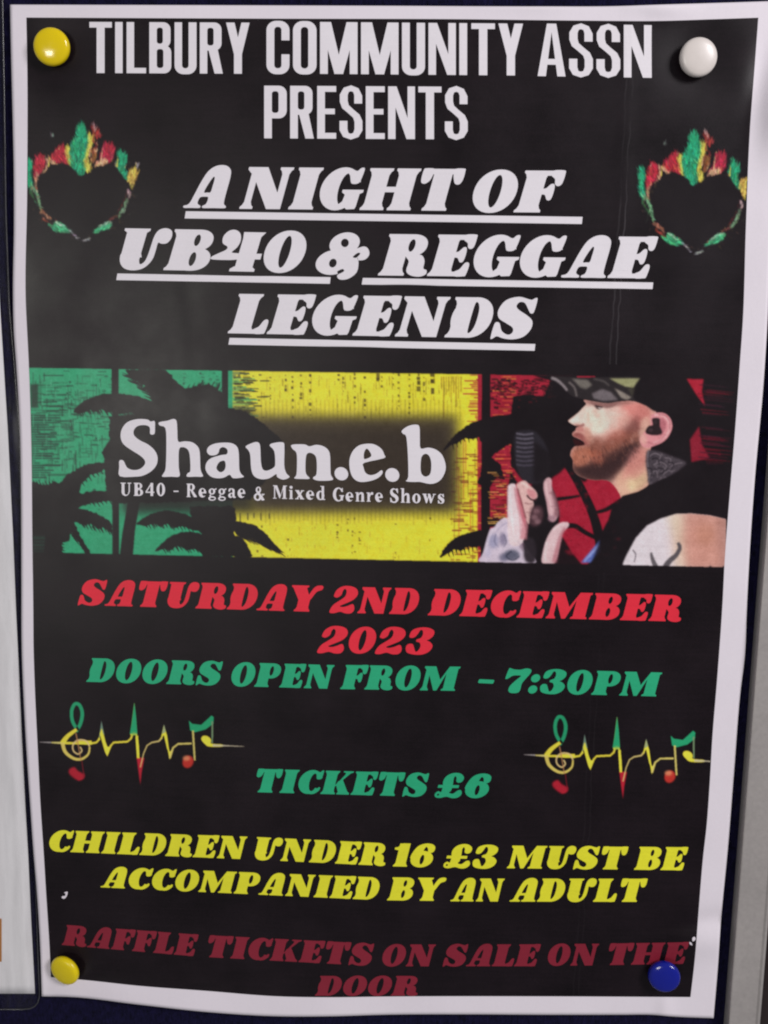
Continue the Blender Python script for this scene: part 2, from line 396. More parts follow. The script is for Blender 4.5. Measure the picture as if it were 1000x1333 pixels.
# ---- typeface one: condensed grotesque capitals (cap height 100)
def font_sans():
    G = {}; s = 14.6; b = 10.5
    G['T'] = (44, [('+', rc(14.2, 0, 29.8, 100)), ('+', rc(0, 89, 44, 100))])
    G['I'] = (16, [('+', rc(0, 0, s, 100))])
    G['L'] = (38, [('+', rc(0, 0, s, 100)), ('+', rc(0, 0, 38, b))])
    G['B'] = (43, [('+', rc(0, 0, 16, 100)), ('+', rr(0, 50, 41.5, 100, 14)), ('+', rr(0, 0, 43, 55, 14)), ('+', rc(0, 0, 20, 100)),
                   ('-', rr(s, 58, 26.5, 89.5, 5)), ('-', rr(s, 10.5, 27.5, 47.5, 5))])
    G['U'] = (43, [('+', rr(0, -1.5, 43, 60, 17)), ('+', rc(0, 40, 43, 100)), ('-', rr(s, 10, 27.5, 110, 6))])
    G['R'] = (45, [('+', rc(0, 0, s, 100)), ('+', rr(0, 45, 42.5, 100, 14)), ('+', rc(0, 45, 20, 100)), ('-', rr(s, 55, 27, 89.5, 5)), ('-', rc(s, 20, 18, 45)),
                   ('+', pg((20, 50), (34, 52), (45, 0), (29, 0), (17, 46)))])
    G['Y'] = (46, [('+', pg((0, 100), (16.5, 100), (31, 38), (31, 0), (15.5, 0), (15.5, 38))), ('+', pg((30, 100), (46, 100), (31, 38), (15.5, 38)))])
    G['C'] = (43, [('+', rr(0, -1.5, 43, 101.5, 18)), ('-', rr(s, 10, 28, 90, 6)), ('-', rc(26, 37, 50, 64))])
    G['O'] = (44, [('+', rr(0, -1.5, 44, 101.5, 18)), ('-', rr(s, 10, 28.5, 90, 6.5))])
    G['M'] = (70, [('+', rc(0, 0, 14.5, 100)), ('+', rc(55.5, 0, 70, 100)), ('+', pg((0, 100), (20.5, 100), (43.5, 0), (27, 0))), ('+', pg((70, 100), (49.5, 100), (26.5, 0), (43, 0)))])
    G['N'] = (51, [('+', rc(0, 0, 14, 100)), ('+', rc(37, 0, 51, 100)), ('+', pg((0, 100), (16, 100), (51, 0), (35, 0)))])
    G['A'] = (51, [('+', pg((0, 0), (15, 0), (26, 88), (25.5, 100), (17, 100))), ('+', pg((51, 0), (36, 0), (25, 88), (25.5, 100), (34, 100))), ('+', rc(11, 22, 40, 33))])
    sp = [(43, 67), (43, 82), (36, 96), (22, 101.5), (8, 97), (0.5, 84), (0.5, 70), (5, 58), (16, 49), (26, 40), (28.5, 32), (28.5, 18), (26, 11), (21.5, 9.5), (17, 11), (15, 18), (15, 34), (0, 34), (0, 16), (7, 3.5), (21.5, -1.5), (36, 3.5), (43.5, 16), (43.5, 34), (38, 46), (26, 56), (17.5, 64), (15.5, 72), (15.5, 83), (17.5, 89), (21.5, 90.5), (26, 89), (28, 83), (28, 67)]
    G['S'] = (43.5, [('+', np.array(sp, float))])
    G['P'] = (43, [('+', rc(0, 0, s, 100)), ('+', rr(0, 38, 43, 100, 15)), ('+', rc(0, 38, 20, 100)), ('-', rr(s, 48.5, 27.5, 89.5, 5)), ('-', rc(s, 0, 22, 37.9))])
    G['E'] = (36, [('+', rc(0, 0, s, 100)), ('+', rc(0, 89, 36, 100)), ('+', rc(0, 46.5, 33.5, 57)), ('+', rc(0, 0, 36, 11))])
    return G
# ---- typeface two: fat soft slab capitals, slanted when set
def font_fat():
    G = {}
    def serif(x0, x1, y):           # a soft bracketed foot or head under a stem x0..x1
        if y == 0: return ('+', pg((x0-7, 0), (x1+7, 0), (x1+7, 5), (x1+3, 9), (x1, 17), (x0, 17), (x0-3, 9), (x0-7, 5)))
        return ('+', pg((x0-7, 100), (x0-7, 95), (x0-3, 91), (x0, 83), (x1, 83), (x1+3, 91), (x1+7, 95), (x1+7, 100)))
    def stem(x0, x1): return [('+', rc(x0, 0, x1, 100)), serif(x0, x1, 0), serif(x0, x1, 100)]
    G['A'] = (98, [('+', cat([(3, 0), (1, 5), (12, 10), (19, 34), (26, 62), (36, 88), (52, 101), (72, 102), (86, 92), (90, 74), (90, 40), (91, 12), (97, 5), (96, 0), (70, 0), (46, 0), (44, 5), (51, 10), (52, 25), (44, 27), (33, 25), (31, 11), (39, 5), (38, 0), (20, 0)], 3)),
                   ('-', cat([(39, 38), (44, 58), (51, 74), (55, 71), (55, 52), (54, 38), (47, 37)], 3))])
    G['B'] = (96, [*stem(8, 50), ('+', rc(40, 88, 60, 100)), ('+', rc(40, 0, 60, 11)), ('+', ell(57, 74, 33, 26, e=2.2)), ('+', ell(57, 28, 38, 28.5, e=2.2)), ('-', ell(56, 74, 6.5, 14)), ('-', ell(57, 28, 7, 17))])
    G['C'] = (88, [('+', ell(46, 50, 45, 51.5)), ('-', ell(57, 49, 15, 38)), ('-', pg((58, 27), (100, 20), (100, 66), (58, 70))),
                   ('+', cat([(66, 66), (72, 62), (82, 63), (86, 70), (88, 96), (85, 101), (80, 99), (74, 93), (60, 96), (56, 88), (62, 82)], 3)), ('+', cat([(56, 10), (70, 14), (82, 28), (88, 26), (86, 14), (70, 0), (52, -1)], 3))])
    G['D'] = (98, [*stem(8, 50), ('+', ell(50, 50, 46, 50.3, e=2.15)), ('-', rc(-5, 17, 0.5, 83)), ('-', cat([(50, 88), (57, 84), (62, 66), (62, 34), (57, 16), (50, 12), (48, 30), (48, 70)], 3))])
    G['E'] = (88, [*stem(8, 50), ('+', rc(10, 88, 80, 100)), ('+', cat([(60, 100), (84, 101), (87, 94), (86, 72), (80, 66), (73, 70), (70, 80), (60, 88)], 3)),
                   ('+', cat([(48, 57), (56, 60), (64, 70), (71, 68), (73, 52), (71, 36), (64, 34), (57, 44), (48, 46)], 3)),
                   ('+', rc(10, 0, 80, 11)), ('+', cat([(58, 11), (68, 17), (76, 32), (84, 33), (87, 24), (85, 3), (80, 0), (60, 0)], 3))])
    G['F'] = (86, [*stem(8, 50), ('+', rc(10, 88, 80, 100)), ('+', cat([(60, 100), (84, 101), (88, 94), (87, 70), (80, 63), (72, 68), (69, 80), (60, 88)], 3)),
                   ('+', cat([(48, 56), (56, 58), (64, 68), (72, 66), (74, 48), (72, 31), (64, 30), (57, 42), (48, 44)], 3))])
    G['G'] = (98, [('+', ell(46, 50, 45, 51.5)), ('-', ell(56, 49, 14, 38)), ('-', pg((56, 36), (100, 20), (100, 66), (60, 68))),
                   ('+', cat([(66, 66), (72, 62), (82, 63), (87, 70), (90, 96), (86, 101), (80, 99), (74, 93), (60, 97), (54, 90), (60, 82)], 3)),
                   ('+', pg((52, 48), (100, 48), (100, 42), (93, 38), (92, 8), (90, 2), (72, 1), (66, 6), (54, 0), (48, 10), (58, 20), (60, 36), (52, 42)))])
    G['H'] = (118, [*stem(8, 48), *stem(70, 110), ('+', rc(46, 43, 72, 56))])
    G['I'] = (58, stem(8, 50))
    G['K'] = (110, [*stem(8, 49), ('+', pg((46, 42), (52, 42), (78, 84), (80, 92), (70, 95), (70, 100), (108, 100), (108, 95), (98, 91), (72, 60), (60, 44), (46, 30))),
                    ('+', pg((58, 56), (74, 62), (101, 14), (110, 6), (110, 0), (62, 0), (62, 5), (66, 10), (52, 42)))])
    G['L'] = (84, [*stem(8, 50), ('+', rc(10, 0, 80, 11)), ('+', cat([(56, 11), (66, 18), (74, 34), (82, 36), (85, 26), (83, 3), (78, 0), (60, 0)], 3))])
    G['M'] = (138, [('+', rc(10, 0, 26, 100)), serif(10, 26, 0), ('+', pg((2, 100), (44, 100), (74, 38), (64, 0), (54, 0), (22, 72), (2, 94))), ('+', pg((96, 100), (136, 100), (136, 94), (130, 90), (130, 10), (136, 5), (136, 0), (82, 0), (82, 5), (89, 10), (89, 70), (66, 0), (60, 10), (70, 44)))])
    G['N'] = (112, [('+', rc(12, 0, 27, 95)), serif(12, 27, 0), ('+', pg((2, 100), (46, 100), (98, 12), (96, 0), (66, 0), (26, 66), (12, 84), (2, 94))), ('+', rc(82, 4, 98, 100)), serif(82, 98, 100), ('+', pg((66, 0), (98, 0), (98, 20), (70, 20)))])
    G['O'] = (94, [('+', ell(47, 50, 46, 52, e=2.1)), ('-', ell(47, 50, 11.5, 39))])
    G['P'] = (94, [*stem(8, 50), ('+', rc(40, 88, 60, 100)), ('+', rc(44, 36, 58, 47)), ('+', ell(55, 68, 37, 32, e=2.2)), ('-', rc(50.1, 17, 58, 35.5)), ('-', ell(56, 68, 7.5, 20))])
    G['R'] = (104, [*stem(8, 50), ('+', rc(40, 88, 60, 100)), ('+', ell(56, 73, 35, 27, e=2.2)), ('-', ell(57, 73, 7, 15)), ('+', cat([(50, 50), (64, 52), (84, 50), (94, 36), (96, 18), (104, 14), (105, 4), (92, -2), (72, 1), (60, 12), (60, 34), (52, 44)], 3))])
    sS = [(78, 100), (84, 98), (84, 66), (77, 63), (70, 72), (58, 88), (46, 90), (41, 80), (50, 70), (70, 58), (86, 44), (88, 24), (76, 5), (54, -2), (32, 0), (16, 5), (8, -1), (3, 1), (3, 34), (8, 40), (15, 36), (24, 18), (40, 9), (49, 15), (46, 27), (28, 38), (9, 50), (3, 70), (14, 94), (40, 103), (62, 98), (72, 96)]
    G['S'] = (90, [('+', cat(sS, 3))])
    G['T'] = (98, [('+', rc(28, 0, 70, 95)), serif(28, 70, 0), ('+', rc(8, 87, 92, 100)), ('+', cat([(2, 98), (6, 101), (26, 100), (26, 88), (22, 72), (12, 64), (3, 68), (1, 84)], 3)), ('+', cat([(72, 100), (94, 101), (97, 96), (97, 76), (92, 64), (82, 64), (76, 74), (72, 88)], 3))])
    G['U'] = (104, [('+', pg((0, 100), (0, 95), (7, 90), (8, 36), (8, 30), (54, 30), (50, 40), (50, 90), (56, 95), (56, 100))), ('+', cat([(8, 40), (10, 18), (24, 2), (46, -2), (66, 5), (78, 24), (80, 46), (80, 66), (88, 64), (100, 66), (106, 80), (102, 96), (88, 102), (74, 97), (68, 82), (67, 60), (66, 36), (63, 20), (55, 13), (50, 24), (49, 42), (28, 44)], 3))])
    G['Y'] = (108, [('+', rc(34, 0, 74, 44)), serif(34, 74, 0), ('+', pg((0, 100), (0, 95), (6, 91), (34, 44), (34, 34), (74, 34), (74, 48), (54, 90), (60, 95), (60, 100))), ('+', cat([(62, 48), (74, 44), (90, 76), (106, 84), (110, 94), (104, 101), (86, 99), (74, 84)], 3))])
    G['0'] = (90, [('+', ell(45, 50, 44, 52, e=2.1)), ('-', ell(45, 50, 10.5, 39))])
    G['1'] = (62, [('+', rc(16, 0, 56, 100)), serif(16, 56, 0), ('+', pg((16, 70), (0, 74), (0, 82), (10, 84), (28, 101), (56, 101), (56, 80)))])
    G['2'] = (92, [('+', cat([(4, 66), (10, 88), (30, 102), (58, 102), (80, 92), (88, 72), (78, 52), (56, 38), (34, 26), (44, 22), (60, 26), (76, 34), (84, 28), (88, 12), (80, -1), (60, -2), (40, 4), (20, -2), (4, -1), (2, 10), (10, 30), (28, 46), (44, 62), (46, 82), (38, 92), (32, 84), (30, 68), (18, 58), (8, 60)], 3))])
    G['3'] = (90, [('+', cat([(4, 70), (10, 92), (34, 102), (62, 101), (82, 90), (84, 72), (74, 58), (66, 53), (78, 47), (90, 32), (84, 12), (64, -1), (36, -2), (10, 6), (2, 26), (8, 38), (22, 38), (30, 24), (38, 9), (46, 14), (50, 30), (44, 44), (32, 48), (32, 56), (44, 62), (48, 76), (44, 90), (36, 92), (30, 76), (22, 64), (10, 62)], 3))])
    G['4'] = (104, [('+', cat([(56, 29), (2, 28), (-3, 34), (8, 42), (24, 52), (25, 60), (13, 68), (10, 84), (18, 98), (32, 101), (45, 92), (50, 74), (46, 58), (38, 46), (56, 43)], 3)), ('+', rc(40, 30, 104, 44)), ('+', pg((54, 6), (54, 80), (52, 96), (100, 96), (92, 84), (92, 6))), ('+', pg((44, 0), (98, 0), (98, 6), (90, 12), (52, 12), (44, 6)))])
    G['6'] = (90, [('+', ell(46, 34, 43, 36)), ('+', cat([(3, 34), (4, 60), (20, 90), (46, 102), (72, 100), (86, 88), (86, 70), (76, 62), (64, 66), (60, 80), (52, 88), (46, 76), (45, 60), (60, 58), (40, 40)], 3)), ('-', ell(47, 32, 8, 21))])
    G['7'] = (90, [('+', cat([(4, 60), (8, 98), (14, 101), (26, 97), (50, 96), (70, 102), (88, 98), (90, 84), (78, 60), (68, 38), (68, 14), (62, 0), (38, -2), (26, 8), (28, 28), (44, 52), (58, 70), (44, 72), (28, 70), (14, 58), (7, 56)], 3))])
    G['&'] = (112, [('+', ell(50, 76, 32, 28)), ('+', ell(38, 30, 38, 31)), ('+', cat([(54, 50), (70, 60), (82, 66), (94, 70), (104, 64), (110, 50), (104, 38), (90, 36), (86, 44), (92, 30), (94, 6), (80, -10), (62, -12), (54, -2), (64, 6), (68, 14), (56, 22), (44, 36)], 3)),
                    ('-', ell(50, 78, 8, 11, rot=0.5)), ('-', ell(37, 28, 8, 11, rot=0.3)), ('-', cat([(76, 44), (84, 54), (90, 52), (84, 42)], 3)), ('-', cat([(56, 2), (66, 8), (62, 14), (52, 8)], 3))])
    G['£'] = (98, [('+', cat([(22, 44), (18, 70), (28, 92), (50, 103), (74, 101), (90, 86), (88, 68), (76, 62), (66, 68), (64, 82), (58, 90), (54, 80), (56, 60), (56, 30), (50, 20), (66, 16), (80, 30), (92, 30), (97, 14), (86, 0), (66, -3), (44, 3), (20, -3), (3, 2), (0, 16), (10, 26), (20, 22)], 3)), ('+', rc(4, 40, 80, 52)), ('-', ell(12, 11, 4, 4))])
    G[':'] = (34, [('+', ell(17, 15, 16, 17)), ('+', ell(17, 62, 16, 17))])
    G['-'] = (50, [('+', rr(4, 34, 46, 50, 4))])
    return G
# ---- typeface three: small old-style roman
def font_small():
    G = {}; t = 17
    def st(x, y0, y1, w=t): return [('+', rc(x, y0, x+w, y1)), ('+', rc(x-6, y0, x+w+6, y0+6))]
    G['U'] = (76, [('+', rc(8, 30, 27, 100)), ('+', rc(0, 93, 36, 100)), ('+', rc(56, 30, 64, 100)), ('+', rc(48, 93, 74, 100)), ('+', cat([(8, 40), (12, 12), (34, -2), (56, 12), (64, 40), (57, 40), (50, 14), (38, 8), (28, 18), (27, 40)], 3))])
    G['B'] = (68, [*st(8, 0, 100, 19), ('+', rc(2, 94, 40, 100)), ('+', ell(36, 76, 24, 24)), ('+', ell(38, 27, 28, 27)), ('-', ell(36, 76, 8, 17)), ('-', ell(38, 27, 9, 20))])
    G['4'] = (64, [('+', rc(36, 0, 54, 100)), ('+', rc(2, 24, 62, 33)), ('+', pg((2, 33), (40, 100), (46, 96), (12, 33)))])
    G['0'] = (60, [('+', ell(30, 50, 29, 51)), ('-', ell(30, 50, 10, 42))])
    G['-'] = (34, [('+', rc(2, 34, 32, 43))])
    G['R'] = (80, [*st(8, 0, 100, 19), ('+', rc(2, 94, 40, 100)), ('+', ell(38, 74, 27, 26)), ('-', ell(37, 74, 9, 19)), ('+', pg((30, 52), (48, 52), (80, 6), (80, 0), (58, 0)))])
    e = [('+', ell(30, 33, 29, 35)), ('-', ell(32, 48, 10, 13)), ('-', pg((28, 29), (70, 29), (70, 12), (52, 12), (38, 8), (30, 18))), ('+', pg((18, 29), (60, 31), (59, 38), (18, 38)))]
    G['e'] = (62, e)
    G['g'] = (62, [('+', ell(28, 44, 25, 23)), ('-', ell(28, 44, 9, 15)), ('+', ell(29, -8, 29, 17)), ('-', ell(31, -9, 17, 8)), ('+', pg((8, 16), (20, 24), (22, 12), (12, 4))), ('+', pg((44, 60), (62, 70), (62, 58), (48, 54)))])
    G['a'] = (60, [('+', cat([(4, 50), (10, 66), (30, 69), (48, 62), (51, 46), (51, 14), (58, 6), (60, 0), (42, -2), (36, 6), (22, -3), (6, 4), (2, 18), (12, 32), (34, 38), (34, 52), (28, 62), (20, 58), (16, 46), (8, 44)], 3)), ('-', ell(27, 18, 7, 11))])
    G['&'] = (78, [('+', ell(34, 76, 19, 24)), ('-', ell(34, 78, 7, 14)), ('+', ell(30, 26, 29, 28)), ('-', ell(28, 25, 12, 16)), ('+', pg((22, 62), (36, 68), (78, 6), (72, 0), (58, 0))), ('+', pg((56, 48), (78, 48), (78, 42), (70, 40), (54, 12), (46, 16), (64, 42), (56, 42)))])
    G['M'] = (106, [('+', rc(10, 0, 18, 100)), ('+', rc(2, 0, 28, 6)), ('+', pg((2, 100), (32, 100), (60, 24), (50, 0), (14, 94), (2, 94))), ('+', pg((52, 0), (58, 24), (78, 100), (86, 100))), ('+', rc(76, 0, 95, 100)), ('+', rc(68, 0, 104, 6)), ('+', rc(76, 94, 104, 100))])
    G['i'] = (32, [*st(7, 0, 68), ('+', rc(0, 62, 20, 68)), ('+', ell(15, 88, 11, 11))])
    G['x'] = (66, [('+', pg((2, 68), (26, 68), (64, 0), (40, 0))), ('+', pg((48, 68), (60, 68), (18, 0), (6, 0))), ('+', rc(0, 62, 30, 68)), ('+', rc(42, 62, 66, 68)), ('+', rc(0, 0, 26, 6)), ('+', rc(36, 0, 66, 6))])
    G['d'] = (68, [('+', ell(30, 33, 29, 35)), ('-', ell(32, 33, 11, 27)), ('+', rc(40, 0, 57, 104)), ('+', rc(30, 98, 57, 104)), ('+', rc(40, 0, 66, 6))])
    G['G'] = (84, [('+', ell(42, 50, 41, 52)), ('-', ell(46, 50, 22, 43)), ('-', pg((56, 44), (90, 44), (90, 74), (60, 70))), ('+', rc(60, 6, 77, 44)), ('+', rc(50, 38, 86, 45)), ('+', pg((64, 72), (76, 68), (76, 98), (70, 98)))])
    G['n'] = (72, [*st(8, 0, 68), ('+', rc(0, 62, 20, 68)), ('+', cat([(24, 52), (36, 68), (54, 68), (64, 54), (64, 4), (47, 4), (47, 48), (40, 56), (30, 50), (24, 40)], 3)), ('+', rc(40, 0, 70, 6))])
    G['r'] = (52, [*st(8, 0, 68), ('+', rc(0, 62, 20, 68)), ('+', cat([(24, 48), (34, 68), (48, 70), (52, 58), (44, 50), (34, 52), (26, 36)], 3))])
    G['S'] = (66, [('+', cat([(58, 98), (60, 70), (54, 70), (44, 90), (30, 94), (20, 84), (28, 68), (50, 54), (62, 38), (62, 18), (46, 0), (24, -3), (12, 4), (5, 0), (3, 32), (9, 32), (18, 12), (34, 6), (44, 18), (36, 34), (14, 48), (3, 66), (6, 90), (24, 103), (44, 98), (52, 102)], 3))])
    G['h'] = (72, [*st(8, 0, 104), ('+', rc(0, 98, 20, 104)), ('+', cat([(24, 52), (36, 68), (54, 68), (64, 54), (64, 4), (47, 4), (47, 48), (40, 56), (30, 50), (24, 40)], 3)), ('+', rc(40, 0, 70, 6))])
    G['o'] = (62, [('+', ell(31, 33, 30, 35)), ('-', ell(31, 33, 11, 28))])
    G['w'] = (98, [('+', pg((4, 68), (24, 68), (40, 20), (32, 0), (26, 0))), ('+', pg((38, 68), (56, 68), (72, 20), (64, 0), (58, 0))), ('+', pg((26, 0), (33, 0), (50, 60), (44, 60))), ('+', pg((58, 0), (65, 0), (90, 68), (82, 68))), ('+', rc(0, 62, 30, 68)), ('+', rc(76, 62, 98, 68))])
    G['s'] = (52, [('+', cat([(44, 68), (46, 46), (40, 46), (32, 60), (22, 62), (20, 52), (34, 42), (48, 30), (46, 8), (28, -2), (12, 2), (4, 0), (3, 22), (9, 22), (18, 6), (30, 6), (30, 16), (16, 28), (4, 38), (5, 58), (20, 69), (36, 66), (40, 70)], 3))])
    return G
FONTS = {'sans': (font_sans(), 0.0, 6.5), 'fat': (font_fat(), 0.26, 3.5), 'fat_wide': (font_fat(), 0.225, 5.5), 'small': (font_small(), 0.0, 13.0)}

def set_word(font, text, x0, x1, yl, yr, cap, capr=None):
    """outlines of one word fitted between x0 and x1 on the baseline yl -> yr"""
    G, sh, gap = FONTS[font]; capr = cap if capr is None else capr
    x = 0; parts = []
    for ch in text:
        wd, shp = G[ch]
        for sgn, p in shp:
            q = p.copy(); q[:, 0] += x; parts.append((sgn, q, ch))
        x += wd+gap
    allp = np.vstack([p for s_, p, c_ in parts if s_ == '+'])
    sx = allp[:, 0]+allp[:, 1]*sh
    lo, hi = sx.min(), sx.max(); out = []; gi = []
    for sgn, p, c_ in parts:
        u = (p[:, 0]+p[:, 1]*sh-lo)/(hi-lo)
        px = x0+u*(x1-x0); base = yl+u*(yr-yl); c = cap+(capr-cap)*u
        out.append((sgn, np.stack([px, base-p[:, 1]/100.0*c], 1)))
    # split back into glyphs so each is solved alone
    res = []; k = 0; i = 0
    for ch in text:
        n_ = len(G[ch][1]); res.append(out[i:i+n_]); i += n_
    return res
def solve(glyph, step=8.0):
    pts = []; faces = []
    for sgn, p in glyph:
        if np.sum(p[:, 0]*np.roll(p[:, 1], -1)-np.roll(p[:, 0], -1)*p[:, 1]) < 0: p = p[::-1]
        b = len(pts); pts += [Vector((float(a), float(c))) for a, c in p]; faces.append(list(range(b, b+len(p))))
    P = np.vstack([p for _, p in glyph]); x0, y0 = P.min(0); x1, y1 = P.max(0)
    for gx in np.arange(x0+step/2, x1, step):
        for gy in np.arange(y0+step/2, y1, step):
            pts.append(Vector((gx+0.137, gy+0.071)))
    vs, _, fs, _, _, of = delaunay_2d_cdt(pts, [], faces, 0, 1e-4)
    keep = [f for f, o in zip(fs, of) if o and glyph[max(o)][0] == '+']
    return np.array([(v[0], v[1]) for v in vs]), keep
def lettering(name, glyphs, material, parent, label, layer=2, step=8.0):
    V = []; F = []; off = 0
    for g in glyphs:
        v, f = solve(g, step)
        used = sorted({i for t in f for i in t}); remap = {u: k+off for k, u in enumerate(used)}
        V.append(v[used]); 
        for t in f:
            a = v[list(t)]; ar = np.sum(a[:, 0]*np.roll(a[:, 1], -1)-np.roll(a[:, 0], -1)*a[:, 1])
            t2 = [remap[i] for i in t]
            F.append(tuple(t2 if ar < 0 else t2[::-1]))
        off += len(used)
    V = np.vstack(V)
    W = at(V[:, 0], V[:, 1], H(V[:, 0], V[:, 1])+LAY*layer)
    return link_mesh(name, W, F, material, parent, label=label)
def text_line(words, font, material, label, layer=2):
    g = []
    for wd in words:
        if font == 'fat_wide' and len(wd[0]) > 1: wd = (wd[0], wd[1]+.4, wd[2]-1.8)+tuple(wd[3:])
        g += set_word(font, *wd)
    return lettering('lettering', g, M[material], poster, label, layer)

text_line([('TILBURY', 116.5, 325, 95, 96, 66.5), ('COMMUNITY', 347, 681, 95.5, 98.3, 67.5), ('ASSN', 700, 848.5, 99, 101.3, 68.5)], 'sans', 'white', 'top line of tall narrow white capitals')
text_line([('PRESENTS', 344, 609, 180, 181.5, 68.5)], 'sans', 'white', 'second line of tall narrow white capitals')
text_line([('A', 238.5, 301, 270.5, 271, 54.5), ('NIGHT', 311.5, 606.5, 271.8, 274.6, 54.5), ('OF', 615.5, 737, 276, 276.8, 54.5)], 'fat', 'white', 'first underlined white title line')
text_line([('UB40', 156, 399, 350.5, 355, 53.5), ('&', 411, 481, 357, 358, 53), ('REGGAE', 492, 857, 358.5, 362.5, 54)], 'fat', 'white', 'second underlined white title line')
text_line([('LEGENDS', 296.5, 700, 433.8, 441.3, 51.5, 53)], 'fat', 'white', 'third underlined white title line')
def bar(x0, y0, x1, y1, th): return [[('+', pg((x0, y0), (x1, y1), (x1-1, y1+th), (x0-1.5, y0+th)))]]
lettering('underline', bar(242, 275, 758.5, 282.3, 9.3), M['white'], poster, None, 2.6, 3.0)
lettering('underline', bar(153, 356, 430.5, 360.8, 8.6)+bar(472.5, 361.8, 850.5, 367.7, 8.6), M['white'], poster, None, 2.6, 3.0)
lettering('underline', bar(299, 439.8, 697, 447.8, 8.8), M['white'], poster, None, 2.6, 3.0)
text_line([('SATURDAY', 101, 423, 787.3, 796.8, 33, 34), ('2ND', 428.5, 547.5, 797.3, 800, 34), ('DECEMBER', 556.5, 888.5, 800.8, 809.2, 34.3)], 'fat_wide', 'red', 'red day line')
text_line([('2023', 412.5, 567.5, 849.5, 851.8, 34)], 'fat_wide', 'red', 'red year line')
text_line([('DOORS', 112, 292, 887.5, 892.3, 31), ('OPEN', 301, 437.5, 893, 896.8, 31), ('FROM', 442.5, 601.5, 897, 899.4, 31.5), ('-', 622.5, 643.5, 900, 901, 32), ('7:30PM', 657.5, 864, 901.3, 906.8, 31.3)], 'fat_wide', 'green', 'green opening time line')
text_line([('TICKETS', 334, 560.5, 1031.3, 1037.3, 30.5), ('£6', 565.5, 641.5, 1037.8, 1038.8, 31)], 'fat_wide', 'green', 'green ticket price line')
text_line([('CHILDREN', 64, 324, 1108, 1118.6, 27.5, 29.5), ('UNDER', 331.5, 503.5, 1119, 1127.2, 29.5), ('16', 511, 568.5, 1127.8, 1129, 30), ('£3', 577, 650.5, 1129.3, 1130.6, 30), ('MUST', 659.5, 820, 1130.2, 1132, 29.5), ('BE', 825, 898, 1132.2, 1133, 30)], 'fat_wide', 'yellow', 'upper yellow line about children')
text_line([('ACCOMPANIED', 130.5, 496, 1155, 1171.8, 27, 29.5), ('BY', 503.5, 583, 1172, 1172.8, 30), ('AN', 586, 659, 1173.2, 1173.6, 29.8), ('ADULT', 663, 845, 1173.6, 1174, 30)], 'fat_wide', 'yellow', 'lower yellow line about children')
text_line([('RAFFLE', 80, 260.5, 1230, 1245.3, 26.5, 28.5), ('TICKETS', 271, 489, 1246, 1257.6, 28.5, 29), ('ON', 497.5, 569.5, 1257.8, 1258, 28.5), ('SALE', 576, 706, 1257.8, 1257.8, 28.5), ('ON', 713, 782, 1257, 1256.8, 28.3), ('THE', 792.5, 899, 1256.3, 1254.5, 28)], 'fat_wide', 'maroon', 'dark red raffle line')
text_line([('DOOR', 409.5, 545.5, 1296.2, 1296.2, 25.8)], 'fat_wide', 'maroon', 'dark red last word cut by the border')

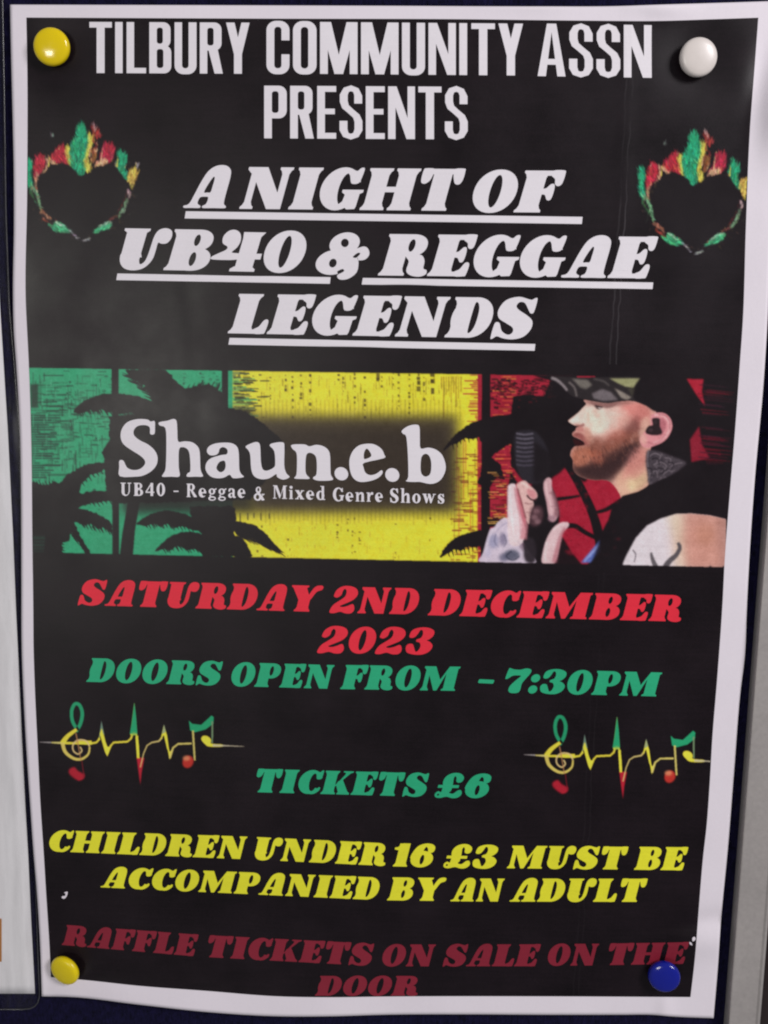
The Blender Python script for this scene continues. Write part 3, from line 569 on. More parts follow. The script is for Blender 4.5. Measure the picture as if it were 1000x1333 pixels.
# ------------------------------------------------------------------ soft colour artwork (banner, hearts, pulse lines)
class Canvas:
    def __init__(s, x0, y0, x1, y1, ss=2, base=INK):
        s.x0, s.y0, s.ss = x0, y0, ss
        s.w, s.h = int((x1-x0)*ss), int((y1-y0)*ss)
        s.c = np.zeros((s.h, s.w, 3), np.float32)+np.array(base, np.float32)
        s.rng = np.random.default_rng(7)
        s.a = np.zeros((s.h, s.w), np.float32)
    def mask(s, p):
        p = (np.array(p, float)-(s.x0, s.y0))*s.ss
        m = np.zeros((s.h, s.w), np.float32)
        i0 = max(int(p[:, 0].min())-1, 0); i1 = min(int(p[:, 0].max())+2, s.w)
        j0 = max(int(p[:, 1].min())-1, 0); j1 = min(int(p[:, 1].max())+2, s.h)
        if i1 <= i0 or j1 <= j0: return m, (0, 1, 0, 1)
        X, Y = np.meshgrid(np.arange(i0, i1)+0.5, np.arange(j0, j1)+0.5)
        ins = np.zeros(X.shape, bool)
        for k in range(len(p)):
            (ax, ay), (bx, by) = p[k-1], p[k]
            if ay == by: continue
            cnd = ((ay > Y) != (by > Y)) & (X < (bx-ax)*(Y-ay)/(by-ay)+ax)
            ins ^= cnd
        m[j0:j1, i0:i1] = ins
        return m, (j0, j1, i0, i1)
    def blur(s, m, sg):
        sg *= s.ss
        if sg < 0.2: return m
        r = int(3*sg)+1; k = np.exp(-0.5*(np.arange(-r, r+1)/sg)**2); k /= k.sum()
        f = lambda v: np.convolve(v, k, 'same')
        return np.apply_along_axis(f, 0, np.apply_along_axis(f, 1, m)).astype(np.float32)
    def noise(s, shape, sg):
        n = s.rng.standard_normal(shape).astype(np.float32)
        n = s.blur(n, sg); return n/(n.std()+1e-6)
    def poly(s, p, col, alpha=1.0, soft=0.35, rag=0.0, rsg=1.5, clip=None):
        m, (j0, j1, i0, i1) = s.mask(p)
        pad = int((3*soft+2+3*rag)*s.ss)+2
        j0, j1, i0, i1 = max(j0-pad, 0), min(j1+pad, s.h), max(i0-pad, 0), min(i1+pad, s.w)
        sub = m[j0:j1, i0:i1]
        if sub.size == 0 or sub.max() == 0: return
        if rag > 0:
            sub = s.blur(sub, rag); sub = np.clip((sub+s.noise(sub.shape, rsg)*0.9*np.clip(sub*(1-sub)*2, 0, .3)-0.5)*3+0.5, 0, 1)
        sub = s.blur(sub, soft)*alpha
        if clip is not None: sub = sub*clip[j0:j1, i0:i1]
        s.c[j0:j1, i0:i1] += (np.array(col, np.float32)-s.c[j0:j1, i0:i1])*sub[..., None]
        s.a[j0:j1, i0:i1] = np.maximum(s.a[j0:j1, i0:i1], sub)
    def sample(s, px, py, arr=None):
        arr = s.c if arr is None else arr
        x = np.clip((px-s.x0)*s.ss-0.5, 0, s.w-1.001); y = np.clip((py-s.y0)*s.ss-0.5, 0, s.h-1.001)
        i = x.astype(int); j = y.astype(int); fx = x-i; fy = y-j
        if arr.ndim == 3: fx = fx[..., None]; fy = fy[..., None]
        return arr[j, i]*(1-fx)*(1-fy)+arr[j, i+1]*fx*(1-fy)+arr[j+1, i]*(1-fx)*fy+arr[j+1, i+1]*fx*fy
def Z(ox, oy, sc):
    return lambda *p: np.array(p, float)/sc+np.array([ox, oy])
def col_alb(c):
    a = alb(c); k = lin(INK)
    dark = np.clip((c.max(-1)-30)/40.0, 0, 1)[..., None]
    return a*dark+np.minimum(np.maximum(lin(c), k*0.8), 0.1)*(1-dark)

# ---- banner
cv = Canvas(30, 470, 970, 748, 2)
rng = random.Random(3)
GREEN = (48, 158, 112); YEL = (232, 220, 60); RED = (164, 38, 56)
K = INK
full = np.ones((cv.h, cv.w), np.float32)
def ytop(x): return 478.5+(x-38)*0.0152
def ybot(x): return 719.0+(x-43)*0.0238
def panel(x0, x1, col, soft=0.4):
    cv.poly(pg((x0, ytop(x0)), (x1, ytop(x1)), (x1, ybot(x1)), (x0, ybot(x0))), col, soft=soft)
panel(30, 306, GREEN); panel(303, 630, YEL, 0.6); panel(622, 775, RED)
# frayed joint of the green and yellow, and of the yellow and red
for y in np.arange(484, 545, 2.1):
    l = rng.uniform(4, 34); cv.poly(rc(303, y, 303+l, y+rng.uniform(0.8, 1.8)), (60, 90, 80) if rng.random() < .6 else GREEN, 0.8, 0.5)
for y in np.arange(488, 732, 2.4):
    e = 606 if (y < 548) else 588
    if y < 548: 
        l = rng.uniform(0, 26); cv.poly(rc(628-l, y, 629, y+rng.uniform(0.8, 2)), RED, 0.85, 0.5)
    elif y > 590:
        for _ in range(2):
            a = rng.uniform(586, 622); cv.poly(rc(a, y, a+rng.uniform(3, 16), y+rng.uniform(0.8, 2)), (120, 40, 36) if rng.random() < .6 else (225, 170, 60), 0.75, 0.5)
for x in np.arange(574, 600, 3.2):
    l = rng.uniform(15, 55); cv.poly(rc(x, 490, x+1.3, 490+l), (150, 110, 40), 0.7, 0.5)
for x in np.arange(588, 626, 3.0):
    l = rng.uniform(30, 130); y = rng.uniform(560, 640); cv.poly(rc(x, y, x+1.2, y+l), (190, 60, 52) if rng.random() < .5 else (120, 90, 34), 0.6, 0.5)
# worn weave on the green
for _ in range(230):
    x = rng.uniform(38, 145); y = 482+abs(rng.gauss(0, 1))*60+rng.uniform(0, 40)
    if y > 640: continue
    l = rng.uniform(3, 22)*(1.25 if x < 75 else 0.7); cv.poly(rc(x, y, x+l, y+rng.uniform(0.7, 1.7)), (30, 66, 52), rng.uniform(.4, .85), 0.45)
for y in np.arange(540, 622, 3.1):
    cv.poly(rc(38, y, 38+rng.uniform(8, 42), y+1.7), (33, 52, 46), .8, .5)
for _ in range(60):
    x = rng.uniform(60, 130); y = rng.uniform(500, 600); cv.poly(rc(x, y, x+1.1, y+rng.uniform(4, 20)), (30, 80, 60), .5, .45)
for _ in range(190):
    x = 40+2.9*rng.randint(0, 34)+rng.uniform(-.5, .5); y = rng.uniform(484, 625)
    cv.poly(rc(x, y, x+rng.uniform(.7, 1.6), y+rng.uniform(3, 16)), rng.choice([(30, 66, 52), (34, 96, 70), (74, 178, 132)]), rng.uniform(.35, .8), .4)
cv.poly(rc(40, 500, 50, 531), (34, 50, 42), .85, 1.2); cv.poly(rc(52, 495, 54, 528), (34, 90, 66), .6, .8)
for _ in range(40):
    x = rng.uniform(80, 285); y = rng.uniform(482, 720); r = rng.uniform(.6, 1.5); cv.poly(ell(x, y, r, r, 8), (28, 60, 48), .8, .4)
for x in (196, 205, 238, 262, 266, 272, 277, 281):
    for _ in range(5):
        y = rng.uniform(485, 508); cv.poly(rc(x, y, x+rng.uniform(2, 5), y+rng.uniform(1, 2)), (30, 84, 62), .7, .5)
# drips and dots on the yellow
for x in (352, 372, 381, 392, 404, 441, 447, 462, 475, 492, 497, 512, 519, 533, 545, 552, 563):
    y = 486+rng.uniform(0, 6)
    n_ = rng.randint(2, 8)
    for _ in range(n_):
        r = rng.uniform(.7, 2.3) if x not in (492, 545, 563) else rng.uniform(1.5, 4.0)
        if x > 540: r *= 1.15
        cv.poly(rc(x-r*.7+rng.uniform(-.6, .6), y-r*.8, x+r*.7, y+r*rng.uniform(.5, 1.6)), (66, 54, 30), rng.uniform(.6, .95), .5); y += rng.uniform(4, 11)
for _ in range(34):
    x = rng.choice((374, 377, 438, 452, 458, 467, 514, 559, 461, 340, 334)); y = rng.uniform(672, 728)
    cv.poly(rc(x, y, x+rng.uniform(1, 3), y+rng.uniform(1, 3)), (90, 74, 32), .75, .45)
for x in (300, 306, 312, 322, 330, 339, 350): cv.poly(rc(x, 668, x+1.6, 674+rng.uniform(0, 6)), (60, 52, 34), .8, .5)
for x in np.arange(340, 600, 5.5): cv.poly(rc(x, 520, x+1.2, 545+rng.uniform(0, 10)), (120, 108, 44), .45, .7)
for x in np.arange(340, 600, 5.5): cv.poly(rc(x, 655, x+1.2, 676+rng.uniform(0, 8)), (120, 108, 44), .45, .7)
for _ in range(190):
    x = 340+3.4*rng.randint(0, 76)+rng.uniform(-.4, .4); y = 487+abs(rng.gauss(0, 26))
    if y < 548: cv.poly(rc(x, y, x+rng.uniform(.8, 1.5), y+rng.uniform(2, 12)), (150, 136, 44), rng.uniform(.25, .7), .5)
for _ in range(110):
    x = 345+3.4*rng.randint(0, 76); y = 730-abs(rng.gauss(0, 30))
    if y > 662: cv.poly(rc(x, y, x+rng.uniform(.8, 1.5), y+rng.uniform(2, 9)), (168, 152, 48), rng.uniform(.2, .6), .5)
for _ in range(90):
    x = 304+abs(rng.gauss(0, 16)); y = rng.uniform(484, 545); cv.poly(rc(x, y, x+rng.uniform(1, 14), y+rng.uniform(.8, 2.2)), (56, 52, 34), rng.uniform(.5, .95), .4)
# soft dark plate behind the wording
cv.poly(rc(325, 541, 596, 667), (70, 60, 48), 0.96, 7.0); cv.poly(rc(335, 556, 585, 655), (52, 43, 38), .8, 8)
cv.poly(rc(160, 535, 330, 668), (34, 30, 30), .9, 6)
# red panel wear
for y in np.arange(490, 715, 2.6):
    for _ in range(2):
        a = rng.uniform(640, 668); cv.poly(rc(a, y, min(a+rng.uniform(5, 24), 672), y+rng.uniform(.7, 1.5)), rng.choice([(226, 160, 62), (120, 26, 36), (120, 26, 36), (228, 110, 60)]), .7, .45)
for _ in range(26):
    a = rng.uniform(672, 716); y = rng.uniform(492, 512); cv.poly(rc(a, y, a+rng.uniform(3, 9), y+rng.uniform(1, 3)), (80, 24, 32), .7, .5)
# palm silhouettes
a5 = Z(20, 460, 2.941); a6 = Z(320, 460, 2.941); a7 = Z(600, 470, 2.778)
def sil(p, rag=1.1): cv.poly(p, K, 1.0, .45, rag, 1.1)
sil(cat(a5((222, 224), (260, 185), (320, 160), (400, 153), (480, 168), (530, 192), (530, 230), (480, 245), (440, 225), (400, 234), (380, 222), (350, 226), (330, 216), (305, 226), (285, 214), (255, 228))), .6)
sil(a5((360, 240), (480, 232), (528, 190), (505, 145), (470, 118), (500, 128), (440, 92), (420, 62), (570, 60), (600, 92), (652, 137), (690, 126), (740, 116), (790, 150), (812, 206), (880, 222), (950, 268), (1010, 330), (1010, 420), (900, 560), (395, 575), (350, 560), (340, 400), (330, 380), (360, 330)), .8)
for (x, y, dx, dy) in ((440, 90, -30, -8), (470, 115, -40, -14), (500, 142, -35, -14), (700, 125, 20, -22), (600, 88, -26, -26), (770, 140, 14, -30)):
    cv.poly(stroke(a5((x, y), (x+dx*.6, y+dy*.4), (x+dx, y+dy)), 3.5, .6), K, 1, .4)
sil(cat(a6((-10, 230), (40, 255), (90, 290), (135, 330), (150, 370), (60, 350), (0, 330))), .5)
sil(a5((62, 492), (110, 506), (150, 492), (165, 500), (205, 460), (262, 428), (320, 418), (372, 420), (330, 450), (285, 468), (252, 500), (244, 538), (300, 526), (372, 528), (372, 562), (300, 572), (240, 592), (300, 608), (345, 630), (372, 655), (372, 690), (340, 665), (320, 672), (290, 652), (262, 658), (222, 642), (245, 690), (270, 732), (292, 772), (268, 772), (240, 720), (212, 680), (205, 720), (180, 720), (178, 765), (120, 775), (62, 770)), .8)
cv.poly(a5((66, 700), (120, 700), (110, 760), (66, 760)), (40, 92, 70), .5, 1.2)
for yy in (712, 724, 738, 750): cv.poly(a5((66, yy), (140, yy), (140, yy+6), (66, yy+6)), K, .8, .6)
for x, y in ((120, 700), (150, 700)): cv.poly(stroke(a5((130, 560), (x+10, y), (x+6, 770)), 9, 11), K, 1, .5)
cv.poly(a5((430, 575), (476, 570), (458, 680), (450, 775), (400, 775), (410, 690)), K, 1, .5)
sil(cat(a5((465, 652), (505, 622), (570, 603), (640, 612), (690, 640), (700, 680), (640, 662), (610, 668), (585, 652), (555, 662), (530, 652), (500, 660))), .5)
sil(cat(a5((536, 758), (580, 710), (640, 684), (700, 688), (730, 720), (720, 768), (690, 748), (660, 752), (620, 738), (590, 756), (570, 748))), .5)
sil(a5((668, 585), (838, 585), (846, 640), (838, 690), (862, 730), (905, 778), (715, 780), (712, 690), (680, 660)), .8)
sil(cat(a5((830, 645), (880, 648), (920, 660), (960, 690), (1000, 738), (1032, 766), (985, 748), (960, 735), (930, 722), (900, 708), (880, 712), (845, 690))), .5)
sil(cat(a5((840, 700), (880, 720), (900, 760), (905, 778), (840, 778))), .5)
for xx, yy, dx, dy in ((500, 655, 8, 14), (530, 655, 8, 13), (560, 660, 9, 12), (600, 665, 10, 12), (255, 226, 6, 10), (285, 222, 6, 11), (320, 224, 7, 11), (350, 228, 6, 10), (905, 712, 16, 12), (935, 726, 16, 14), (965, 745, 16, 12), (300, 668, 6, 12), (330, 674, 8, 14), (262, 655, 6, 14), (580, 752, 6, 10), (620, 745, 6, 12), (660, 752, 6, 12)):
    cv.poly(stroke(a5((xx-dx*.6, yy-dy*.6), (xx, yy), (xx+dx, yy+dy)), 3.2, .5), K, 1, .35)
def teeth(z, path, dx, dy, n, w=2.4):
    pth = np.array(path, float); d = np.r_[0, np.cumsum(np.linalg.norm(np.diff(pth, axis=0), axis=1))]
    for k in range(n):
        t = d[-1]*(k+.5)/n; x = np.interp(t, d, pth[:, 0]); y = np.interp(t, d, pth[:, 1]); f_ = rng.uniform(.6, 1.25)
        cv.poly(stroke(z((x-dx*.8, y-dy*.8), (x, y), (x+dx*f_, y+dy*f_)), w, .4), K, 1, .3)
teeth(a5, [(235, 222), (300, 220), (370, 224), (440, 228)], 9, 15, 12)
teeth(a5, [(520, 190), (500, 150), (460, 110), (430, 80)], -22, -10, 9)
teeth(a5, [(650, 137), (700, 126), (760, 124), (800, 170)], 10, -18, 9)
teeth(a5, [(490, 655), (540, 655), (600, 660), (680, 668)], 9, 16, 14)
teeth(a5, [(560, 752), (620, 742), (680, 750), (720, 762)], 9, 14, 10)
teeth(a5, [(250, 655), (300, 662), (340, 668), (372, 688)], 10, 18, 9)
teeth(a5, [(250, 500), (290, 470), (330, 452), (370, 440)], 9, 14, 8)
teeth(a5, [(245, 565), (300, 575), (370, 564)], 8, 13, 8)
teeth(a5, [(240, 690), (235, 720), (215, 690)], 10, 14, 5)
teeth(a5, [(180, 690), (178, 740), (180, 768)], 12, 6, 7)
teeth(a5, [(880, 712), (930, 724), (980, 748), (1020, 766)], 18, 14, 12)
teeth(a6, [(785, 352), (840, 326), (900, 318), (990, 320)], 4, 18, 13)
teeth(a6, [(770, 770), (825, 756), (870, 742), (905, 735)], 4, 16, 9)
teeth(a5, [(66, 492), (110, 503), (150, 492)], -6, -14, 7)
# posts
cv.poly(pg((145.5, 474), (154.5, 474), (155, 726), (146.5, 726)), K, 1, .5)
cv.poly(pg((289, 478), (297, 478), (297, 545), (289, 545)), K, 1, .5)
cv.poly(pg((627.5, 478), (638.5, 478), (638, 740), (626, 740)), K, 1, .5)
# palm in the yellow/red joint
sil(cat(a6((752, 378), (780, 335), (815, 300), (860, 270), (905, 252), (990, 238), (1010, 300), (960, 320), (905, 315), (870, 330), (840, 326), (810, 345), (785, 352))), .5)
sil(cat(a6((742, 782), (765, 740), (800, 708), (850, 688), (905, 678), (930, 700), (900, 735), (872, 742), (850, 738), (825, 756), (800, 752), (770, 770))), .5)
sil(a7((40, 240), (110, 205), (185, 192), (188, 130), (240, 118), (300, 130), (330, 55), (430, 140), (400, 210), (405, 260), (400, 340), (430, 425), (340, 420), (300, 440), (240, 440), (180, 380), (180, 300), (130, 330), (108, 350), (140, 370), (160, 430), (130, 420), (96, 470), (60, 440), (100, 330), (60, 270)), .7)
# red area behind the hands, with black branches
cv.poly(a7((170, 470), (180, 400), (205, 440)), K, 1, .8)
cv.poly(cat(a7((300, 440), (330, 420), (378, 375), (410, 410), (470, 425), (530, 425), (568, 455), (580, 500), (545, 535), (530, 600), (490, 650), (440, 722), (395, 690), (360, 640), (330, 560), (310, 500))), (164, 34, 54), 1, .7)
cv.poly(a7((95, 570), (160, 560), (160, 600), (95, 600)), K, 1, 1)
cv.poly(stroke(a7((385, 375), (430, 450), (480, 560), (505, 660)), 9, 13), K, 1, .6)
cv.poly(stroke(a7((345, 500), (390, 494), (430, 488)), 5, 3), K, 1, .6)
cv.poly(stroke(a7((360, 600), (410, 596), (450, 620), (490, 640)), 7, 5), K, 1, .6)
cv.poly(stroke(a7((490, 548), (530, 535), (580, 505)), 4, 7), K, 1, .6)
cv.poly(a7((500, 640), (540, 560), (600, 490), (700, 430), (800, 380), (980, 375), (960, 760), (440, 760), (470, 720)), K, 1, .8)
cv.poly(a7((150, 740), (440, 740), (400, 690), (370, 640), (300, 600), (200, 600)), K, .95, 1)
for _ in range(50):
    p = a7((rng.uniform(350, 460), rng.uniform(450, 680)))[0]; cv.poly(ell(p[0], p[1], rng.uniform(.5, 1.4), .7, 8), (110, 22, 36), .7, .5)
for _ in range(60):
    p = a7((rng.uniform(300, 570), rng.uniform(400, 700)))[0]
    cv.poly(ell(p[0], p[1], rng.uniform(1.5, 5), rng.uniform(1, 3), 10), rng.choice([(140, 28, 46), (184, 44, 62)]), .35, 1.2)
# black right of the man, red streaks
cv.poly(a7((620, 40), (1010, 40), (1000, 385), (560, 385)), K, 1, .8)
cv.poly(a7((816, 64), (878, 66), (872, 110), (884, 165), (850, 120)), (176, 38, 56), .95, .9)
cv.poly(a7((828, 285), (862, 235), (872, 300), (900, 350), (834, 366)), (150, 36, 54), .9, 1.0)
for i in range(44):
    y = rng.uniform(66, 190) if i < 18 else rng.uniform(238, 372)
    a = 865+rng.uniform(-10, 30); cv.poly(stroke(a7((a, y), (a+60, y+6), (rng.uniform(930, 992), y+10)), 1.9, .7), (rng.choice([110, 128, 90, 70, 48]), 28, 42), rng.uniform(.4, .8), .6)
cv.poly(cat(a7((290, 128), (360, 110), (470, 130), (500, 200), (460, 420), (425, 420), (392, 378), (350, 410), (300, 432), (240, 440), (196, 390), (190, 300), (186, 190), (200, 130))), K, 1, 1.2)
cv.poly(cat(a7((270, 420), (310, 425), (345, 500), (356, 580), (330, 640), (300, 740), (200, 740), (240, 560), (250, 470))), K, 1, 1.2)
for _ in range(150):
    p = a7((rng.uniform(180, 330) if rng.random() < .5 else rng.uniform(100, 180), abs(rng.gauss(0, 1))*34+62))[0]
    cv.poly(rc(p[0], p[1], p[0]+rng.uniform(1, 7), p[1]+rng.uniform(.8, 3)), rng.choice([(54, 22, 28), (90, 26, 36), (34, 20, 24)]), .75, .5)
for _ in range(70):
    p = a7((rng.uniform(95, 165), rng.uniform(400, 590)))[0]
    cv.poly(rc(p[0], p[1], p[0]+rng.uniform(3, 16), p[1]+rng.uniform(.7, 1.8)), rng.choice([(54, 20, 26), (214, 150, 66), (90, 26, 36), (222, 176, 90)]), .75, .45)
# microphone
cv.poly(cat(a7((196, 262), (230, 250), (268, 254), (300, 290), (322, 350), (318, 410), (290, 440), (240, 440), (206, 400), (194, 330))), (44, 40, 47), .95, 1.2)
for i in range(8):
    y = 262+i*16; cv.poly(stroke(a7((200, y), (232, y+4), (262+i, y)), 2.6), (112-5*i, 106-5*i, 118-5*i), .75, .6)
cv.poly(a7((264, 290), (330, 340), (330, 430), (262, 440)), K, .8, 2)
# man: face, neck
c5 = Z(710, 480, 5.263)
SK = (214, 160, 146)
cv.poly(cat(c5((262, 212), (280, 240), (262, 262), (225, 302), (168, 345), (158, 362), (200, 388), (232, 396), (214, 404), (206, 422), (186, 440), (190, 462), (232, 482), (262, 500), (266, 518), (232, 526), (200, 534), (178, 560), (172, 596), (188, 624), (190, 682), (214, 722), (262, 748), (330, 762), (420, 764), (470, 800), (510, 860), (530, 895), (640, 840), (712, 790), (740, 700), (720, 560), (745, 480), (760, 300), (720, 262), (610, 222), (520, 222), (420, 232), (330, 222)), 3), SK, 1, .5)
face = cv.mask(cat(c5((262, 212), (280, 240), (262, 262), (225, 302), (168, 345), (158, 362), (200, 388), (232, 396), (214, 404), (206, 422), (186, 440), (190, 462), (232, 482), (262, 500), (266, 518), (232, 526), (200, 534), (178, 560), (172, 596), (188, 624), (190, 682), (214, 722), (262, 748), (330, 762), (420, 764), (470, 800), (510, 860), (530, 895), (640, 840), (712, 790), (740, 700), (720, 560), (745, 480), (760, 300), (720, 262), (610, 222), (520, 222), (420, 232), (330, 222)), 3))[0]
face = cv.blur(face, .5)
def fc(p, col, al=.8, soft=3.0): cv.poly(p, col, al, soft, clip=face)
fc(cat(c5((270, 240), (400, 250), (500, 250), (530, 300), (480, 370), (420, 430), (340, 460), (290, 430), (230, 380), (170, 360), (230, 300))), (236, 218, 204), .95, 4.0)
fc(cat(c5((158, 362), (200, 330), (240, 290), (262, 300), (240, 350), (200, 376))), (240, 232, 222), .8, 1.2)
fc(cat(c5((450, 260), (560, 260), (560, 340), (470, 420), (420, 440))), (222, 164, 152), .6, 3.5)
fc(cat(c5((280, 300), (380, 290), (420, 360), (400, 430), (310, 440))), (238, 222, 202), .8, 3)
fc(cat(c5((520, 240), (640, 230), (700, 280), (690, 360), (600, 360), (560, 300))), (216, 132, 124), .8, 3)
fc(cat(c5((560, 380), (650, 320), (690, 400), (640, 520), (560, 560), (520, 470))), (112, 62, 58), .8, 4.5)
fc(cat(c5((430, 470), (520, 420), (560, 470), (480, 540), (420, 540))), (180, 106, 92), .8, 2.6)
fc(cat(c5((280, 520), (320, 470), (400, 490), (500, 470), (620, 430), (650, 520), (600, 600), (520, 680), (440, 750), (330, 770), (220, 730), (180, 680), (180, 600), (220, 540))), (140, 84, 70), .88, 4.0)
fc(cat(c5((300, 650), (420, 600), (560, 520), (650, 500), (620, 600), (500, 720), (420, 780), (300, 770), (200, 720), (190, 660))), (54, 38, 40), .9, 4.4)
fc(cat(c5((190, 560), (260, 540), (330, 570), (300, 640), (220, 670), (185, 620))), (188, 116, 92), .8, 2.0)
fc(cat(c5((300, 560), (380, 570), (400, 640), (340, 650))), (176, 96, 76), .5, 2.0)
fc(cat(c5((480, 760), (600, 640), (680, 560), (700, 700), (640, 800), (540, 890))), (222, 178, 150), .85, 3.0)
fc(cat(c5((600, 560), (690, 540), (680, 650), (600, 700), (520, 760))), (204, 130, 122), .7, 3.0)
fc(cat(c5((560, 780), (640, 730), (700, 760), (600, 850))), (226, 206, 160), .7, 3.0)
for _ in range(150):
    t = rng.random(); bx = 200+t*440; by = 560+120*math.sin(t*2.4)-t*160+rng.uniform(-70, 70); ln = rng.uniform(10, 34)
    fc(stroke(c5((bx, by), (bx+ln*.3, by+ln)), rng.uniform(.6, 1.4), .4, smooth=False), rng.choice([(196, 134, 108), (70, 44, 42), (150, 88, 70), (44, 32, 36), (110, 66, 56)]), .45, .5)
for _ in range(60):
    fc(ell(*c5((rng.uniform(260, 640), rng.uniform(240, 520)))[0], rng.uniform(1.5, 4), rng.uniform(1.5, 4), 10), rng.choice([(236, 214, 196), (206, 136, 126), (224, 182, 166)]), .22, 1.6)
# lips, nostril, eye
fc(cat(c5((200, 440), (240, 440), (290, 480), (300, 520), (270, 520), (230, 480), (190, 462))), (150, 82, 78), .85, 1.0)
cv.poly(cat(c5((190, 478), (232, 490), (268, 512), (262, 524), (220, 528), (200, 520))), (56, 22, 26), .95, .7)
fc(cat(c5((212, 396), (260, 402), (262, 430), (212, 426))), (196, 128, 120), .8, .9)
fc(cat(c5((205, 386), (240, 384), (262, 372), (268, 392), (232, 400))), (140, 80, 76), .75, .8)
fc(cat(c5((335, 245), (370, 250), (390, 262), (372, 278), (348, 272))), (70, 50, 50), .85, .8)
fc(cat(c5((300, 226), (420, 238), (520, 226), (440, 270), (390, 262), (330, 246))), (120, 84, 82), .8, 1.0)
fc(cat(c5((362, 262), (384, 266), (370, 276))), (236, 226, 222), .8, .5)
fc(stroke(c5((288, 300), (300, 350), (276, 384)), 2.0), (222, 180, 160), .6, 1.2)
for p_, c_, al_, so_ in (
  (((262, 214), (400, 226), (520, 222), (620, 222), (560, 244), (430, 262), (330, 250), (280, 240)), (150, 104, 98), .75, 2.0),
  (((400, 300), (470, 290), (520, 330), (470, 400), (400, 410), (370, 360)), (238, 206, 190), .5, 3.5),
  (((640, 240), (700, 262), (725, 300), (700, 380), (660, 430), (640, 360)), (196, 120, 112), .7, 2.6),
  (((655, 360), (700, 330), (712, 400), (690, 450), (655, 440)), (232, 196, 172), .55, 1.8),
  (((270, 400), (300, 410), (320, 470), (300, 520), (272, 490)), (200, 140, 122), .7, 1.8),
  (((225, 300), (262, 268), (276, 300), (250, 350), (240, 372)), (228, 196, 180), .6, 1.4),
  (((560, 700), (640, 600), (690, 590), (690, 680), (620, 760)), (198, 128, 118), .6, 3.0),
  (((620, 770), (700, 700), (712, 780), (640, 838)), (196, 160, 128), .6, 2.4)):
    fc(cat(c5(*p_)), c_, al_, so_)
for _ in range(260):
    t = rng.random(); bx = 190+t*450; by = 600+90*math.sin(t*2.6)-t*150+rng.gauss(0, 48); ln = rng.uniform(8, 24)
    dk = by > 640-t*150
    fc(stroke(c5((bx, by), (bx+ln*.45, by+ln)), rng.uniform(.5, 1.1), .3, smooth=False), rng.choice([(60, 40, 40), (90, 56, 50), (40, 30, 34)] if dk else [(200, 140, 114), (150, 90, 72), (120, 70, 56), (178, 116, 92)]), .4, .45)
fc(stroke(c5((345, 252), (372, 262), (394, 262)), 1.4, .8), (48, 36, 40), .9, .4)
fc(stroke(c5((214, 398), (208, 420), (190, 440)), 1.0), (170, 104, 98), .7, .6)
# cap
cv.poly(a7((262, 52), (420, 52), (420, 66), (340, 74), (300, 64)), K, 1, .8)
cv.poly(cat(c5((30, 58), (80, 52), (200, 60), (400, 58), (640, 58), (700, 120), (740, 210), (760, 290), (700, 258), (610, 222), (520, 222), (430, 236), (340, 224), (260, 208), (190, 190), (150, 160), (100, 110), (60, 84)), 3), (44, 38, 40), 1, .6)
def pt(p, c, al=.9, so=1.0): cv.poly(p, c, al, so)
pt(stroke(c5((40, 62), (80, 78), (120, 112), (150, 150)), 4, 3.2), (146, 136, 138), .9, .8)
pt(c5((180, 68), (290, 76), (322, 110), (280, 140), (240, 130), (210, 96)), (118, 112, 104), .9, 1.2)
pt(stroke(c5((160, 90), (200, 130), (215, 190)), 3, 2.5), (108, 100, 98), .9, .8)
pt(c5((318, 170), (390, 138), (450, 160), (500, 214), (400, 222), (330, 205)), (112, 103, 106), .95, 1.2)
pt(c5((438, 66), (656, 66), (602, 132), (545, 122), (490, 96)), (156, 156, 112), .95, .9)
pt(c5((470, 130), (530, 160), (592, 196), (560, 214), (520, 200)), (140, 130, 120), .95, 1.0)
pt(stroke(c5((330, 70), (400, 86), (440, 120)), 2.4), (88, 82, 80), .8, .9)
pt(c5((560, 130), (640, 140), (600, 200)), (66, 62, 52), .8, 1.0)
cv.poly(c5((660, 50), (900, 50), (980, 140), (960, 330), (900, 620), (820, 600), (740, 560), (880, 400), (800, 290), (740, 288), (690, 248), (620, 218), (600, 190), (620, 110)), K, 1, 1.2)
# ear with its monitor
cv.poly(cat(c5((726, 318), (770, 300), (820, 306), (860, 345), (870, 400), (850, 455), (810, 500), (750, 528), (700, 542), (660, 525), (648, 480), (670, 440), (715, 400), (722, 350))), (218, 146, 150), 1, .6)
cv.poly(cat(c5((776, 350), (806, 340), (828, 372), (820, 420), (792, 460), (780, 420))), (178, 104, 112), .9, .9)
cv.poly(stroke(c5((745, 318), (800, 318), (845, 360), (848, 420), (805, 480), (740, 510)), 2.2), (236, 190, 188), .8, .7)
cv.poly(cat(c5((732, 342), (782, 342), (784, 390), (800, 440), (760, 456), (700, 448), (686, 428), (706, 394), (736, 384))), (38, 26, 30), .97, .7)
cv.poly(cat(c5((640, 420), (690, 460), (690, 520), (650, 500))), (226, 178, 160), .6, 1.6)
cv.poly(stroke(c5((770, 312), (822, 322), (850, 360), (852, 420)), 1.6), (170, 96, 104), .7, .6)
cv.poly(stroke(c5((700, 500), (740, 516), (790, 490), (826, 446)), 2.2), (190, 116, 124), .7, .8)
cv.poly(ell(*c5((722, 420))[0], 3.2, 2.6), (66, 50, 54), .9, .6); cv.poly(ell(*c5((755, 365))[0], 2.2, 2.6), (60, 46, 50), .8, .7)
